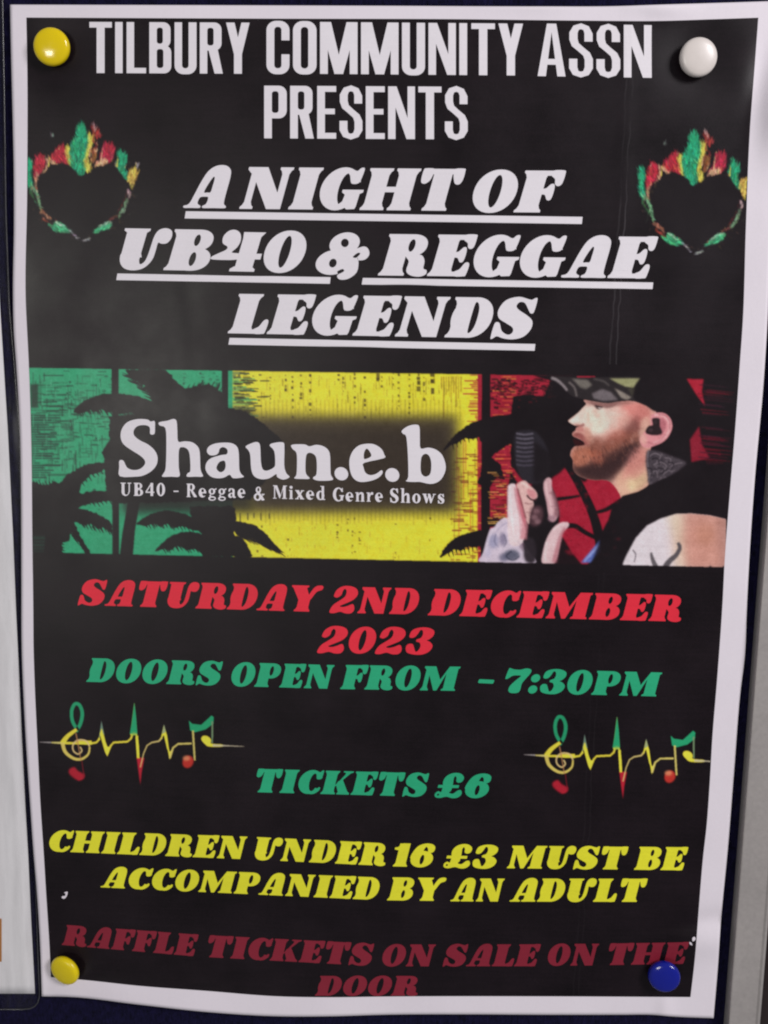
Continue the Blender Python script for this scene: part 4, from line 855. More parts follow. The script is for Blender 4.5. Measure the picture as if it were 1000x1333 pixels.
# neck tattoo
tt = cat(c5((702, 560), (780, 566), (860, 596), (965, 640), (935, 680), (860, 732), (780, 765), (712, 795), (700, 720), (688, 640)))
cv.poly(tt, (70, 62, 68), 1, 1.2)
tm = cv.mask(tt)[0]
for _ in range(46):
    p = c5((rng.uniform(700, 930), rng.uniform(570, 780)))[0]; q_ = p+np.array([rng.uniform(-7, 7), rng.uniform(-5, 5)])
    cv.poly(stroke(np.array([p, (p+q_)/2+np.array([rng.uniform(-3, 3), rng.uniform(-3, 3)]), q_]), rng.uniform(.8, 2)), rng.choice([(118, 106, 112), (40, 34, 40), (106, 96, 102), (50, 44, 52)]), .7, .8, clip=tm)
for pth in (((715, 600), (750, 580), (790, 600), (760, 640)), ((740, 660), (790, 640), (830, 670), (790, 710)), ((820, 610), (860, 620), (850, 660)), ((860, 670), (900, 650), (940, 645)), ((720, 720), (760, 700), (770, 750)), ((800, 730), (840, 700), (870, 700)), ((705, 560), (700, 640), (712, 720), (708, 780))):
    cv.poly(stroke(c5(*pth), 1.5, .9), (132, 120, 126), .75, .5, clip=tm)
for pth in (((730, 620), (770, 615), (780, 660)), ((770, 680), (810, 690), (800, 730)), ((840, 640), (880, 650), (860, 700)), ((700, 680), (730, 690), (725, 740))):
    cv.poly(stroke(c5(*pth), 2.2, 1.0), (40, 34, 40), .8, .5, clip=tm)
# vest
cv.poly(c5((500, 900), (530, 870), (640, 842), (720, 800), (860, 734), (960, 680), (1320, 640), (1320, 900)), K, 1, .7)
# shoulder
d5 = Z(760, 620, 5.0)
shp = d5((248, 592), (262, 548), (285, 500), (338, 402), (410, 322), (500, 275), (600, 246), (700, 243), (820, 255), (925, 280), (925, 612), (600, 606))
cv.poly(shp, (222, 212, 216), 1, .8)
sh_ = cv.blur(cv.mask(shp)[0], .5)
cv.poly(d5((620, 200), (960, 200), (960, 640), (640, 640), (600, 420)), (204, 146, 130), .98, 8, clip=sh_)
cv.poly(d5((540, 230), (650, 230), (640, 420), (660, 620), (600, 620), (590, 420)), (224, 206, 176), .8, 6, clip=sh_)
cv.poly(ell(*d5((790, 380))[0], 12, 14), (188, 128, 104), .55, 5, clip=sh_)
cv.poly(d5((860, 260), (960, 260), (960, 620), (890, 620)), (170, 122, 112), .6, 4, clip=sh_)
cv.poly(stroke(d5((612, 432), (626, 465), (600, 515), (560, 550), (530, 592)), 4.0, 8.0), (84, 78, 82), .95, .7, clip=sh_)
cv.poly(stroke(d5((438, 496), (448, 540), (470, 592)), 2.6, 7.0), (96, 90, 94), .95, .7, clip=sh_)
cv.poly(stroke(d5((318, 478), (338, 510), (328, 560)), 2.0, 1.4), (120, 112, 118), .9, .6, clip=sh_)
for x, wd_ in ((300, 20), (690, 14), (800, 46), (890, 40)): cv.poly(d5((x, 602), (x+wd_/2, 580), (x+wd_, 604)), (56, 44, 48), .9, .7)
# hands and forearm
h5 = Z(610, 600, 5.882)
cv.poly(cat(h5((102, 782), (112, 700), (160, 532), (200, 508), (232, 462), (290, 434), (330, 500), (400, 590), (462, 690), (500, 790))), (206, 192, 206), 1, .6)
arm = cv.mask(h5((90, 790), (112, 700), (160, 532), (200, 508), (232, 462), (290, 434), (400, 590), (462, 690), (500, 790)))[0]
for x, y, rx, ry, c_ in ((190, 615, 40, 55, (150, 148, 176)), (262, 600, 26, 50, (120, 112, 138)), (330, 720, 62, 40, (66, 70, 88)), (270, 740, 36, 30, (96, 96, 118)), (430, 640, 40, 44, (110, 84, 100)), (150, 700, 22, 40, (186, 178, 200))):
    cv.poly(ell(*h5((x, y))[0], rx/5.9, ry/5.9), c_, .8, 1.8, clip=arm)
cv.poly(cat(h5((430, 590), (500, 600), (520, 700), (500, 780), (440, 770), (420, 700))), (46, 38, 44), .95, 1.4)
cv.poly(cat(h5((298, 230), (304, 190), (336, 172), (364, 190), (376, 280), (400, 400), (436, 540), (400, 640), (320, 640), (300, 520), (296, 360))), (226, 204, 206), 1, .7)
cv.poly(stroke(h5((372, 210), (392, 330), (430, 470), (420, 600)), 6, 9), (202, 130, 138), .8, 1.1)
cv.poly(cat(h5((370, 176), (430, 150), (470, 186), (520, 236), (526, 280), (496, 300), (500, 340), (478, 400), (462, 486), (432, 420), (404, 300), (376, 220))), (216, 176, 170), 1, .7)
cv.poly(cat(h5((450, 218), (500, 226), (522, 270), (496, 292), (458, 262))), (208, 136, 140), .85, .9)
cv.poly(stroke(h5((446, 262), (480, 296), (522, 300)), 2.2), (70, 40, 44), .9, .6)
cv.poly(stroke(h5((376, 210), (400, 300), (440, 440)), 2.0), (116, 60, 66), .7, .7)
cv.poly(cat(h5((480, 360), (560, 350), (570, 440), (520, 500), (470, 480))), (96, 66, 72), .8, 1.8)
for x, y in ((520, 385), (530, 465), (505, 430)): cv.poly(ell(*h5((x, y))[0], 4, 3.4), (140, 104, 110), .7, 1.2)
cv.poly(cat(h5((572, 200), (586, 144), (618, 126), (638, 150), (642, 220), (676, 330), (684, 420), (652, 466), (618, 440), (596, 320))), (206, 164, 168), 1, .8)
cv.poly(stroke(h5((640, 230), (672, 330), (676, 430)), 4, 7), (130, 86, 94), .8, 1.3)
cv.poly(ell(*h5((636, 440))[0], 5, 4.6), (160, 122, 132), .9, 1.2)
cv.poly(cat(h5((566, 784), (568, 700), (600, 590), (650, 510), (706, 472), (762, 470), (766, 500), (722, 552), (706, 620), (660, 784))), (222, 190, 192), 1, .7)
cv.poly(stroke(h5((740, 510), (706, 580), (676, 690), (656, 780)), 3, 7), (180, 110, 120), .75, 1.3)
for pth, w_, c_, al_ in (
  (((318, 190), (322, 300), (330, 420), (345, 560)), 3.0, (240, 224, 224), .6),
  (((352, 200), (366, 300), (392, 430), (400, 560)), 2.4, (196, 138, 144), .6),
  (((400, 170), (430, 176), (456, 206)), 3.4, (236, 214, 204), .7),
  (((300, 200), (296, 300), (300, 430)), 1.2, (120, 84, 96), .6),
  (((430, 320), (462, 330), (492, 324)), 1.4, (120, 70, 76), .7),
  (((440, 390), (462, 396), (480, 390)), 1.2, (120, 70, 76), .6),
  (((596, 160), (600, 240), (628, 330), (636, 420)), 2.4, (230, 200, 200), .6),
  (((610, 250), (640, 246)), 1.2, (140, 92, 98), .6), (((628, 350), (664, 344)), 1.2, (130, 86, 94), .6),
  (((600, 620), (590, 700), (588, 770)), 3.0, (238, 216, 214), .6), (((650, 530), (700, 496), (745, 484)), 2.0, (240, 214, 212), .6),
  (((300, 470), (250, 500), (200, 560)), 1.6, (150, 140, 168), .6), (((230, 470), (180, 540), (150, 620), (130, 700)), 2.0, (228, 218, 232), .5),
  (((210, 560), (200, 620), (230, 660)), 1.8, (112, 108, 134), .7), (((270, 560), (290, 620), (270, 660)), 1.8, (96, 92, 116), .7),
  (((330, 690), (290, 730), (340, 760), (390, 730)), 2.2, (52, 54, 70), .8), (((380, 620), (420, 680), (410, 760)), 1.6, (180, 166, 180), .5)):
    cv.poly(stroke(h5(*pth), w_, w_*.6), c_, al_, .7)
cv.poly(h5((862, 778), (935, 690), (1010, 600), (1010, 690), (935, 780)), (92, 116, 190), .95, 1.0)
cv.poly(stroke(h5((885, 770), (950, 700), (1005, 640)), 2.4), (170, 186, 226), .7, 1.0)
cv.poly(a7((505, 640), (545, 560), (570, 620), (540, 740), (470, 740)), K, .85, 1.6)
# everything under the lower edge and over the top edge is the black ground again
cv.poly(pg((20, ybot(20)+.4), (980, ybot(980)-2.2), (980, 760), (20, 760)), K, 1, .5)
cv.poly(pg((20, 460), (980, 460), (980, ytop(980)-.6), (20, ytop(20)-.2)), K, 1, .5)
nz = cv.noise(cv.c.shape[:2], .7)*2.6+cv.noise(cv.c.shape[:2], 2.5)*1.8
cv.c += nz[..., None]*np.clip(cv.c.mean(-1, keepdims=True)/120, .25, 1)
cv.c = np.clip(cv.c, 14, 244)
nu, nv = 860, 246
yy = np.linspace(474.5, 745.5, nv)[:, None]; uu = np.linspace(0, 1, nu)[None, :]
XL = smooth_interp(yy, *IL); XR = smooth_interp(yy, *IR)
PX = XL+(XR-XL)*uu; PY = yy+0*uu+(uu*0)
colr = cv.sample(PX, PY)
link_mesh('picture_panel', at(PX, PY, H(PX, PY)+LAY*2).reshape(-1, 3), quads(nu, nv), M['art'], poster, smooth=True, cols=col_alb(colr).reshape(-1, 3), label='green, yellow and red picture strip with palms and a singer at a microphone')

# ---- hand-cut lettering on the picture
z3 = Z(140, 530, 3.846); z4 = Z(360, 540, 3.846)
def sp(z, *p, k=3): return cat(z(*p), k)
letters = [
 [('+', sp(z3, (235, 134), (214, 134), (212, 102), (190, 90), (152, 94), (132, 116), (134, 142), (162, 166), (202, 186), (236, 216), (251, 252), (245, 290), (220, 320), (180, 342), (140, 348), (62, 346), (59, 300), (60, 268), (80, 268), (98, 302), (130, 315), (166, 308), (188, 284), (184, 262), (160, 240), (120, 215), (80, 185), (66, 150), (72, 110), (100, 75), (150, 60), (200, 62), (216, 72), (236, 70), (238, 100)))],
 [('+', sp(z3, (258, 76), (300, 68), (330, 59), (346, 70), (350, 120), (354, 172), (385, 171), (422, 175), (450, 195), (462, 225), (465, 300), (470, 325), (478, 347), (440, 348), (398, 348), (402, 330), (415, 318), (412, 240), (400, 210), (375, 200), (358, 215), (357, 300), (361, 346), (320, 348), (274, 348), (282, 330), (292, 300), (295, 180), (290, 105), (262, 92)))],
 [('+', sp(z3, (498, 222), (505, 200), (530, 185), (570, 178), (620, 180), (650, 200), (658, 240), (660, 310), (670, 335), (682, 350), (630, 356), (612, 338), (585, 352), (550, 356), (515, 346), (492, 315), (495, 280), (520, 255), (570, 240), (598, 235), (600, 212), (580, 200), (562, 208), (556, 228), (540, 240), (512, 240))), ('-', sp(z3, (546, 300), (560, 275), (585, 268), (592, 290), (586, 315), (566, 326), (550, 315)))],
 [('+', sp(z3, (692, 196), (735, 176), (757, 178), (765, 200), (768, 270), (777, 310), (800, 318), (833, 302), (840, 280), (835, 220), (812, 192), (830, 180), (878, 176), (886, 200), (885, 290), (895, 330), (912, 350), (880, 363), (850, 350), (845, 335), (810, 356), (770, 361), (735, 346), (720, 310), (715, 240), (705, 215)))],
 [('+', sp(z4, (77, 150), (140, 148), (165, 158), (200, 150), (240, 160), (266, 190), (270, 260), (272, 300), (282, 326), (215, 330), (186, 322), (185, 312), (200, 298), (202, 240), (195, 205), (170, 190), (150, 200), (145, 250), (148, 295), (167, 319), (130, 321), (89, 318), (100, 300), (103, 240), (100, 190), (80, 170)))],
 [('+', ell(*z4((325, 295))[0], 9.2, 8.4, 20, .6))],
 [('+', sp(z4, (540, 200), (538, 217), (440, 240), (436, 262), (446, 290), (470, 302), (500, 295), (526, 277), (531, 292), (510, 315), (470, 331), (420, 336), (388, 320), (370, 285), (365, 230), (380, 185), (410, 155), (450, 145), (490, 148), (525, 170))), ('-', sp(z4, (437, 206), (440, 185), (452, 169), (468, 185), (474, 208), (442, 222)))],
 [('+', ell(*z4((580, 301))[0], 9.4, 8.8, 20, .6))],
 [('+', sp(z4, (627, 80), (660, 56), (700, 49), (716, 62), (718, 120), (722, 168), (760, 164), (800, 175), (832, 205), (848, 260), (836, 305), (810, 335), (770, 346), (720, 336), (690, 336), (648, 332), (660, 310), (658, 200), (650, 110), (635, 96))), ('-', sp(z4, (725, 215), (745, 195), (765, 206), (775, 240), (772, 290), (755, 308), (735, 305), (722, 280)))],
]
lettering('lettering', letters, M['white'], poster, 'large rough white act name across the picture strip', layer=3.2)
g = []
for wd in [('UB40', 157, 215, 645.3, 645.8, 17), ('-', 226, 232.5, 646.5, 646.5, 18), ('Reggae', 243, 319.5, 647, 648, 17.5), ('&', 330.5, 344.5, 651.5, 651.5, 18), ('Mixed', 355.5, 423.5, 649, 650.8, 17.3), ('Genre', 433.5, 498.5, 652.3, 653.3, 17.5), ('Shows', 508, 578.5, 654, 655.5, 18)]:
    g += set_word('small', *wd)
lettering('lettering', g, M['white'], poster, 'small white subtitle under the act name', layer=3.2)

# ---- hearts of flame
def art_part(name, cv, label, thr=3.0, step=1.0):
    xs = np.arange(cv.x0+1, cv.x0+cv.w/cv.ss-1, step); ys = np.arange(cv.y0+1, cv.y0+cv.h/cv.ss-1, step)
    PX, PY = np.meshgrid(xs, ys)
    c_ = cv.sample(PX, PY); a_ = cv.sample(PX, PY, cv.a)
    lx = smooth_interp(PY, *IL); rx = smooth_interp(PY, *IR)
    ins = (PX > lx+.2) & (PX < rx-.2)
    act = (a_ > 0.02) & ins
    Fm = act[:-1, :-1] | act[1:, :-1] | act[:-1, 1:] | act[1:, 1:]
    Fm &= ins[:-1, :-1] & ins[1:, :-1] & ins[:-1, 1:] & ins[1:, 1:]
    q_ = quads(len(xs), len(ys))[Fm.ravel()]
    used = np.unique(q_); rm = np.zeros(PX.size, int); rm[used] = np.arange(len(used))
    px, py = PX.ravel()[used], PY.ravel()[used]
    return link_mesh(name, at(px, py, H(px, py)+LAY*1.3), rm[q_], M['art'], poster, smooth=True, cols=col_alb(c_).reshape(-1, 3)[used], label=label)
def heart(ox, oy, ky, x0, x1, label, seed):
    z = lambda *p: (lambda a: np.stack([a[:, 0]+ox, 160+(a[:, 1]-160)*ky+oy], 1))(np.array(p, float)/5.556+np.array([20, 140]))
    cv = Canvas(x0, 150+int(oy)-2, x1, 340, 2); cv.rng = np.random.default_rng(seed)
    GR = (42, 158, 112); RD = (176, 44, 60); YE = (214, 200, 84); PE = (220, 170, 130); PG = (116, 170, 124)
    def f(p, c, rag=.9, al=1): cv.poly(cat(p), c, al, .7, rag*1.3, .8)
    def s(p, w0, w1, c, al=.9, rag=.6): cv.poly(stroke(p, w0, w1), c, al, .5, rag, 1.0)
    f(z((150, 360), (190, 335), (215, 365), (222, 420), (196, 462), (160, 505), (140, 530), (130, 470)), RD)
    s(z((225, 375), (240, 400), (225, 440), (190, 480)), 3, 2, PE)
    s(z((165, 480), (145, 540), (150, 600)), 4, 3, PE, .7)
    f(z((88, 365), (118, 385), (126, 430), (116, 500), (132, 560), (104, 585), (82, 540), (78, 440)), GR, .6)
    s(z((108, 560), (150, 610), (168, 670), (186, 740)), 5, 3, PG); s(z((100, 590), (130, 650), (165, 700)), 2.5, 1.5, (60, 120, 70))
    s(z((185, 750), (225, 780), (262, 810)), 5, 3, (170, 110, 84)); s(z((200, 800), (240, 830), (280, 850)), 3, 2, (140, 60, 50))
    f(z((236, 838), (270, 850), (300, 818), (350, 848), (404, 892), (360, 906), (300, 900), (262, 872)), (66, 176, 118), .5)
    s(z((290, 825), (330, 850), (370, 878)), 2.5, 1.5, (190, 220, 190)); s(z((385, 885), (420, 915), (455, 955)), 2.2, 1.4, (196, 196, 200), .9, 0)
    f(z((250, 372), (280, 320), (320, 285), (345, 262), (366, 292), (388, 350), (402, 414), (370, 420), (330, 400), (290, 404), (266, 390)), RD)
    s(z((250, 372), (275, 400), (310, 414)), 4, 3, PE); s(z((215, 378), (240, 372), (255, 380)), 2, 1.5, PE)
    f(z((358, 288), (402, 292), (404, 400), (420, 430), (385, 414), (366, 350)), YE, .5)
    f(z((520, 186), (562, 214), (578, 240), (556, 270), (542, 320), (530, 380), (546, 420), (552, 456), (520, 470), (496, 440), (490, 360), (505, 300)), YE, .6)
    f(z((485, 104), (500, 140), (522, 190), (526, 260), (512, 330), (494, 390), (506, 450), (492, 492), (455, 502), (428, 485), (408, 440), (393, 380), (388, 310), (412, 250), (440, 200), (438, 150), (468, 122)), GR, .7)
    f(z((545, 130), (582, 140), (592, 172), (624, 186), (606, 214), (572, 206), (556, 170)), (150, 52, 50), .8)
    s(z((552, 110), (570, 140), (580, 165)), 2, 2.5, (190, 170, 170), .7, .5)
    f(z((552, 290), (588, 302), (584, 360), (562, 404), (544, 360)), (150, 86, 50), .9, .9); s(z((575, 300), (585, 350), (560, 400)), 2, 1.5, PE)
    s(z((560, 240), (590, 270), (575, 300)), 3, 2, (140, 50, 46), .8)
    f(z((640, 268), (702, 272), (718, 310), (704, 370), (674, 402), (612, 402), (575, 420), (602, 380), (622, 330)), (178, 46, 70))
    f(z((566, 432), (600, 394), (650, 376), (672, 398), (640, 420), (600, 424)), PE, .5)
    f(z((745, 306), (768, 328), (796, 334), (812, 380), (792, 430), (808, 486), (832, 512), (790, 520), (750, 474), (724, 404), (738, 370)), GR, .7)
    s(z((722, 400), (735, 450), (760, 490)), 2, 2, PE, .6)
    f(z((820, 458), (868, 448), (882, 490), (854, 572), (828, 560), (808, 505)), (212, 172, 84), .8)
    s(z((868, 395), (884, 420), (880, 445)), 2.5, 2, (196, 186, 196), .8); s(z((850, 560), (840, 590)), 3, 2, YE, .8)
    s(z((808, 592), (826, 630), (818, 660)), 4, 2.5, (208, 180, 176)); s(z((812, 660), (786, 730), (742, 790)), 4.4, 3, (120, 156, 120)); s(z((800, 600), (780, 680), (730, 770)), 2, 2, (110, 40, 40), .7)
    s(z((740, 780), (700, 800), (670, 830)), 3, 2.5, (130, 70, 60))
    f(z((556, 902), (600, 864), (650, 830), (704, 828), (682, 872), (620, 896), (572, 912)), (70, 172, 118), .5); s(z((600, 870), (660, 832), (700, 832)), 2.4, 1.4, (180, 206, 180), .8)
    s(z((488, 966), (515, 958), (545, 944)), 2.5, 3.5, (178, 188, 184), .8, .4)
    cv.poly(ell(*z((268, 203))[0], 2.4, 2.2), (120, 140, 128), .8, .7)
    for _ in range(22):
        t = cv.rng.uniform(0, 1); p = z((cv.rng.uniform(130, 860), cv.rng.uniform(300, 420)))[0]
        cv.poly(ell(p[0], p[1], cv.rng.uniform(.5, 1.6), cv.rng.uniform(.5, 1.6), 8), [RD, YE, (110, 50, 40), GR][int(cv.rng.integers(4))], .45, .5)
    for _ in range(90):
        t = cv.rng.uniform(0, 1); a_ = 2*math.pi*t; r_ = cv.rng.normal(1, .035)
        p = z((490+370*r_*math.cos(a_), 640+(290 if math.sin(a_) > 0 else 250)*r_*math.sin(a_)))[0]
        q_ = p+cv.rng.normal(0, 3, 2)*np.array([.6, 1])
        cv.poly(stroke(np.array([p, q_]), cv.rng.uniform(.5, 1.5), .3, smooth=False), [YE, PE, (70, 60, 44), (44, 36, 36), PG, (110, 40, 40)][int(cv.rng.integers(6))], .55, .45)
    for _ in range(70):
        p = z((cv.rng.uniform(120, 880), cv.rng.uniform(180, 480)))[0]; q_ = p+np.array([cv.rng.normal(0, 1.2), cv.rng.uniform(2, 6)])
        m_ = cv.a[int(np.clip((p[1]-cv.y0)*2, 0, cv.h-1)), int(np.clip((p[0]-cv.x0)*2, 0, cv.w-1))]
        if m_ > .5: cv.poly(stroke(np.array([p, q_]), cv.rng.uniform(.5, 1.3), .3, smooth=False), [K, K, YE, (90, 130, 80), (110, 40, 40)][int(cv.rng.integers(5))], .6, .5)
    src, sa = cv.c.copy(), cv.a.copy()
    cv.c[:] = np.array(K, np.float32)+(src-np.array(K, np.float32))*0.68; cv.c = np.stack([cv.blur(cv.c[..., i], .7) for i in range(3)], -1)
    cx, cy = z((480, 640))[0]
    ys_, xs_ = np.nonzero(sa > .55); pick = cv.rng.integers(0, len(ys_), 2000)
    for k in pick:
        x, y = cv.x0+(xs_[k]+.5)/2, cv.y0+(ys_[k]+.5)/2
        col = src[ys_[k], xs_[k]]*cv.rng.uniform(.7, 1.4)+cv.rng.normal(0, 8, 3)
        upper = y < cy-14
        if upper: d = np.array([(x-cx)/90*.5+cv.rng.normal(0, .28), -1.0])
        else: d = np.array([-(y-cy)/60, (x-cx)/70])*(1 if x > cx else -1)+cv.rng.normal(0, .25, 2)
        d /= np.linalg.norm(d)+1e-6; ln = cv.rng.uniform(1.5, 5.5)*(1.3 if upper else 1)
        p = np.array([x, y]); m_ = p+d*ln*.5+np.array([-d[1], d[0]])*cv.rng.normal(0, .7)
        cv.poly(stroke(np.array([p-d*ln*.35, m_, p+d*ln]), cv.rng.uniform(.7, 1.7), .25), np.clip(col, 10, 240), cv.rng.uniform(.5, .95), .3)
    for fx_, fy_, dx_, dy_, w_, c_ in ((470, 190, 10, -95, 3.4, GR), (500, 170, -6, -60, 2.6, GR), (440, 260, -14, -70, 2.4, GR), (300, 320, 24, -62, 2.6, RD), (340, 300, 10, -60, 2.2, RD), (170, 380, 14, -66, 2.2, RD), (195, 380, 14, -40, 1.8, RD), (100, 420, -8, -70, 2.2, GR), (560, 220, 10, -100, 2.0, (150, 70, 50)), (590, 200, 22, -50, 1.6, (170, 60, 54)), (545, 260, 20, -70, 2.2, YE), (690, 290, 8, -52, 2.4, RD), (660, 300, -8, -64, 2.0, RD), (765, 350, -10, -64, 2.4, GR), (800, 370, 12, -50, 2.0, GR), (858, 470, 20, -76, 2.0, YE), (375, 310, -6, -46, 1.8, YE), (620, 360, 14, -80, 1.6, PE), (735, 400, 6, -50, 1.6, YE), (535, 330, 16, -60, 1.4, PE), (240, 400, 8, -50, 1.4, YE)):
        cv.poly(stroke(z((fx_, fy_+30), (fx_+dx_*.2+4, fy_+dy_*.4), (fx_+dx_, fy_+dy_)), w_*1.3, .2), c_, .9, .35)
    for _ in range(120):
        k = cv.rng.integers(0, len(ys_)); x, y = cv.x0+(xs_[k]+.5)/2, cv.y0+(ys_[k]+.5)/2
        jj, ii = ys_[k], min(xs_[k]+5, cv.w-1)
        if sa[jj, ii] > .3 and sa[jj, max(xs_[k]-5, 0)] > .3: continue      # only along edges
        p = np.array([x, y]); q_ = p+np.array([cv.rng.normal(0, 1), -cv.rng.uniform(2, 6)])
        cv.poly(stroke(np.array([p, q_]), cv.rng.uniform(.6, 1.2), .2, smooth=False), [(226, 206, 120), (214, 190, 160), (150, 60, 50), (60, 130, 84)][int(cv.rng.integers(4))], .75, .3)
    # the heart's middle stays the black of the ground
    cv.poly(cat(z((230, 470), (270, 420), (360, 410), (430, 455), (480, 500), (540, 470), (620, 430), (720, 430), (790, 520), (800, 620), (740, 740), (640, 820), (500, 920), (380, 850), (250, 760), (185, 640), (190, 540))), K, 1, .8, .8, 1.5)
    return art_part('heart_emblem', cv, label)
heart(0, 0, 1.0, 30, 190, 'flaming heart at the left edge of the print', 5)
heart(797.5, 9.5, 1.045, 820, 992, 'flaming heart at the right edge of the print', 9)

# ---- pulse line with clef and notes
def pulse(ax, kx, bx, ky, x0, x1, y0, y1, label):
    z = lambda *p: (lambda a: np.stack([bx+(a[:, 0]-98.5)*kx, a[:, 1]+ax+(a[:, 0]-98.5)*ky], 1))(np.array(p, float)/3.333+np.array([40, 900]))
    cv = Canvas(x0, y0, x1, y1, 3)
    Y = (236, 220, 70); G_ = (44, 160, 110); Rr = (190, 40, 56)
    def s(p, w0, w1, c, sm=False, al=.95): cv.poly(stroke(p, w0*1.05, w1*1.05, smooth=sm), c, al, .45)
    s(z((38, 220), (90, 222)), .8, 1.8, (170, 164, 160)); s(z((90, 222), (140, 224)), 1.8, 3.0, (216, 204, 120))
    s(z((140, 224), (260, 226), (285, 222), (300, 205)), 3, 2.4, Y)
    s(z((200, 222), (265, 222)), 4.6, 5.0, Y)
    s(z((296, 210), (308, 165), (332, 270)), 2.6, 2.8, Y); s(z((332, 272), (348, 235), (360, 222), (420, 218), (435, 205), (444, 180)), 2.6, 2.6, Y)
    cv.poly(z((296, 205), (307, 125), (320, 190), (308, 180)), (120, 150, 130), .9, .4); cv.poly(z((300, 185), (308, 160), (322, 215), (334, 240), (346, 240), (333, 284), (322, 262)), Y, 1, .4)
    cv.poly(z((432, 190), (450, 46), (462, 188), (470, 240), (472, 296), (462, 296), (455, 190)), Y, 1, .4)
    cv.poly(z((430, 184), (438, 140), (450, 46), (458, 110), (463, 184)), G_, 1, .45)
    cv.poly(z((460, 288), (494, 288), (482, 350), (476, 408), (468, 350)), Rr, .95, .6); cv.poly(z((466, 190), (472, 290), (462, 290), (456, 200)), Y, 1, .4)
    s(z((476, 330), (490, 270), (505, 235), (525, 222), (556, 216), (570, 200)), 1.4, 2.4, (216, 196, 120))
    cv.poly(z((562, 215), (578, 146), (592, 190), (602, 262), (592, 250), (578, 190)), Y, 1, .4); cv.poly(z((570, 185), (579, 140), (586, 176)), (140, 160, 140), .8, .4)
    cv.poly(z((590, 230), (603, 298), (616, 250), (604, 262)), Y, 1, .4); s(z((604, 290), (618, 245), (640, 228), (700, 226)), 2.6, 2.4, (220, 204, 110))
    for px_, py_ in ((450, 188), (448, 184), (203, 172), (190, 180)): cv.poly(ell(*z((px_, py_))[0], 3.4, 2.2), (140, 186, 84), .6, 1.1, clip=(cv.a > .4).astype(np.float32))
    # beamed notes
    cv.poly(z((686, 126), (700, 140), (740, 145), (785, 104), (795, 112), (793, 140), (760, 165), (712, 178), (692, 170)), G_, 1, .45)
    s(z((704, 170), (712, 300)), 2.6, 2.4, (214, 200, 110)); s(z((788, 130), (788, 225)), 2.2, 2.0, (120, 150, 110))
    cv.poly(ell(*z((683, 306))[0], 7.0, 8.4, 24, .5), (186, 54, 46), 1, .9); cv.poly(ell(*z((676, 290))[0], 5, 3.4, 16), (222, 142, 100), .85, 1.3)
    cv.poly(ell(*z((762, 210))[0], 7, 5, 20, .5), Y, 1, .5); cv.poly(cat(z((742, 205), (765, 205), (785, 226), (830, 230), (830, 240), (775, 240), (755, 228))), Y, 1, .5)
    s(z((790, 234), (850, 236), (928, 239)), 2.6, .7, (200, 192, 160))
    # clef
    s(z((205, 170), (182, 130), (178, 85), (192, 55), (212, 60), (224, 95), (216, 140), (196, 175)), 4.4, 4.8, G_, True)
    s(z((200, 165), (160, 195), (138, 225)), 4, 7, Y, True); s(z((138, 222), (150, 262), (185, 290), (220, 294), (250, 272), (256, 240)), 5, 2.2, (222, 202, 100), True)
    s(z((256, 240), (240, 215), (205, 212), (184, 232), (186, 258), (206, 272), (222, 258), (214, 240)), 2.2, 2.0, (222, 196, 130), True)
    s(z((196, 180), (206, 230), (218, 300)), 1.8, 1.4, (190, 140, 90), True, .8); s(z((222, 300), (228, 345), (232, 372), (205, 385)), 1.2, 2.0, (120, 30, 40), True, .9)
    cv.poly(cat(z((168, 338), (190, 328), (206, 345), (232, 360), (226, 382), (205, 386), (182, 372), (166, 355))), Rr, .9, 1.1)
    return art_part('pulse_line_emblem', cv, label, step=.7)
pulse(0, 1.0, 98.5, 0.0, 48, 322, 908, 1026, 'left yellow pulse line with a clef and notes')
pulse(17.0, 0.985, 728, 0.016, 662, 930, 924, 1048, 'right yellow pulse line with a clef and notes')
# toner chipped off near two old pin holes
chips = [[('+', cat(pg((80.3, 1168.5), (81.5, 1166.5), (84.5, 1166.3), (85.5, 1163.5), (83.6, 1162), (88, 1160.8), (87.6, 1165), (85.6, 1168.6), (83, 1170))))],
         [('+', cat(pg((901.5, 1221), (904.5, 1219.5), (905.5, 1223), (902, 1225.5))))], [('+', cat(pg((897.5, 1226.5), (900, 1227), (901.5, 1230.5), (898.5, 1229.5))))]]
for c_ in chips: lettering('chipped_spot', [c_], M['paper'], poster, None, 2.6, 4)

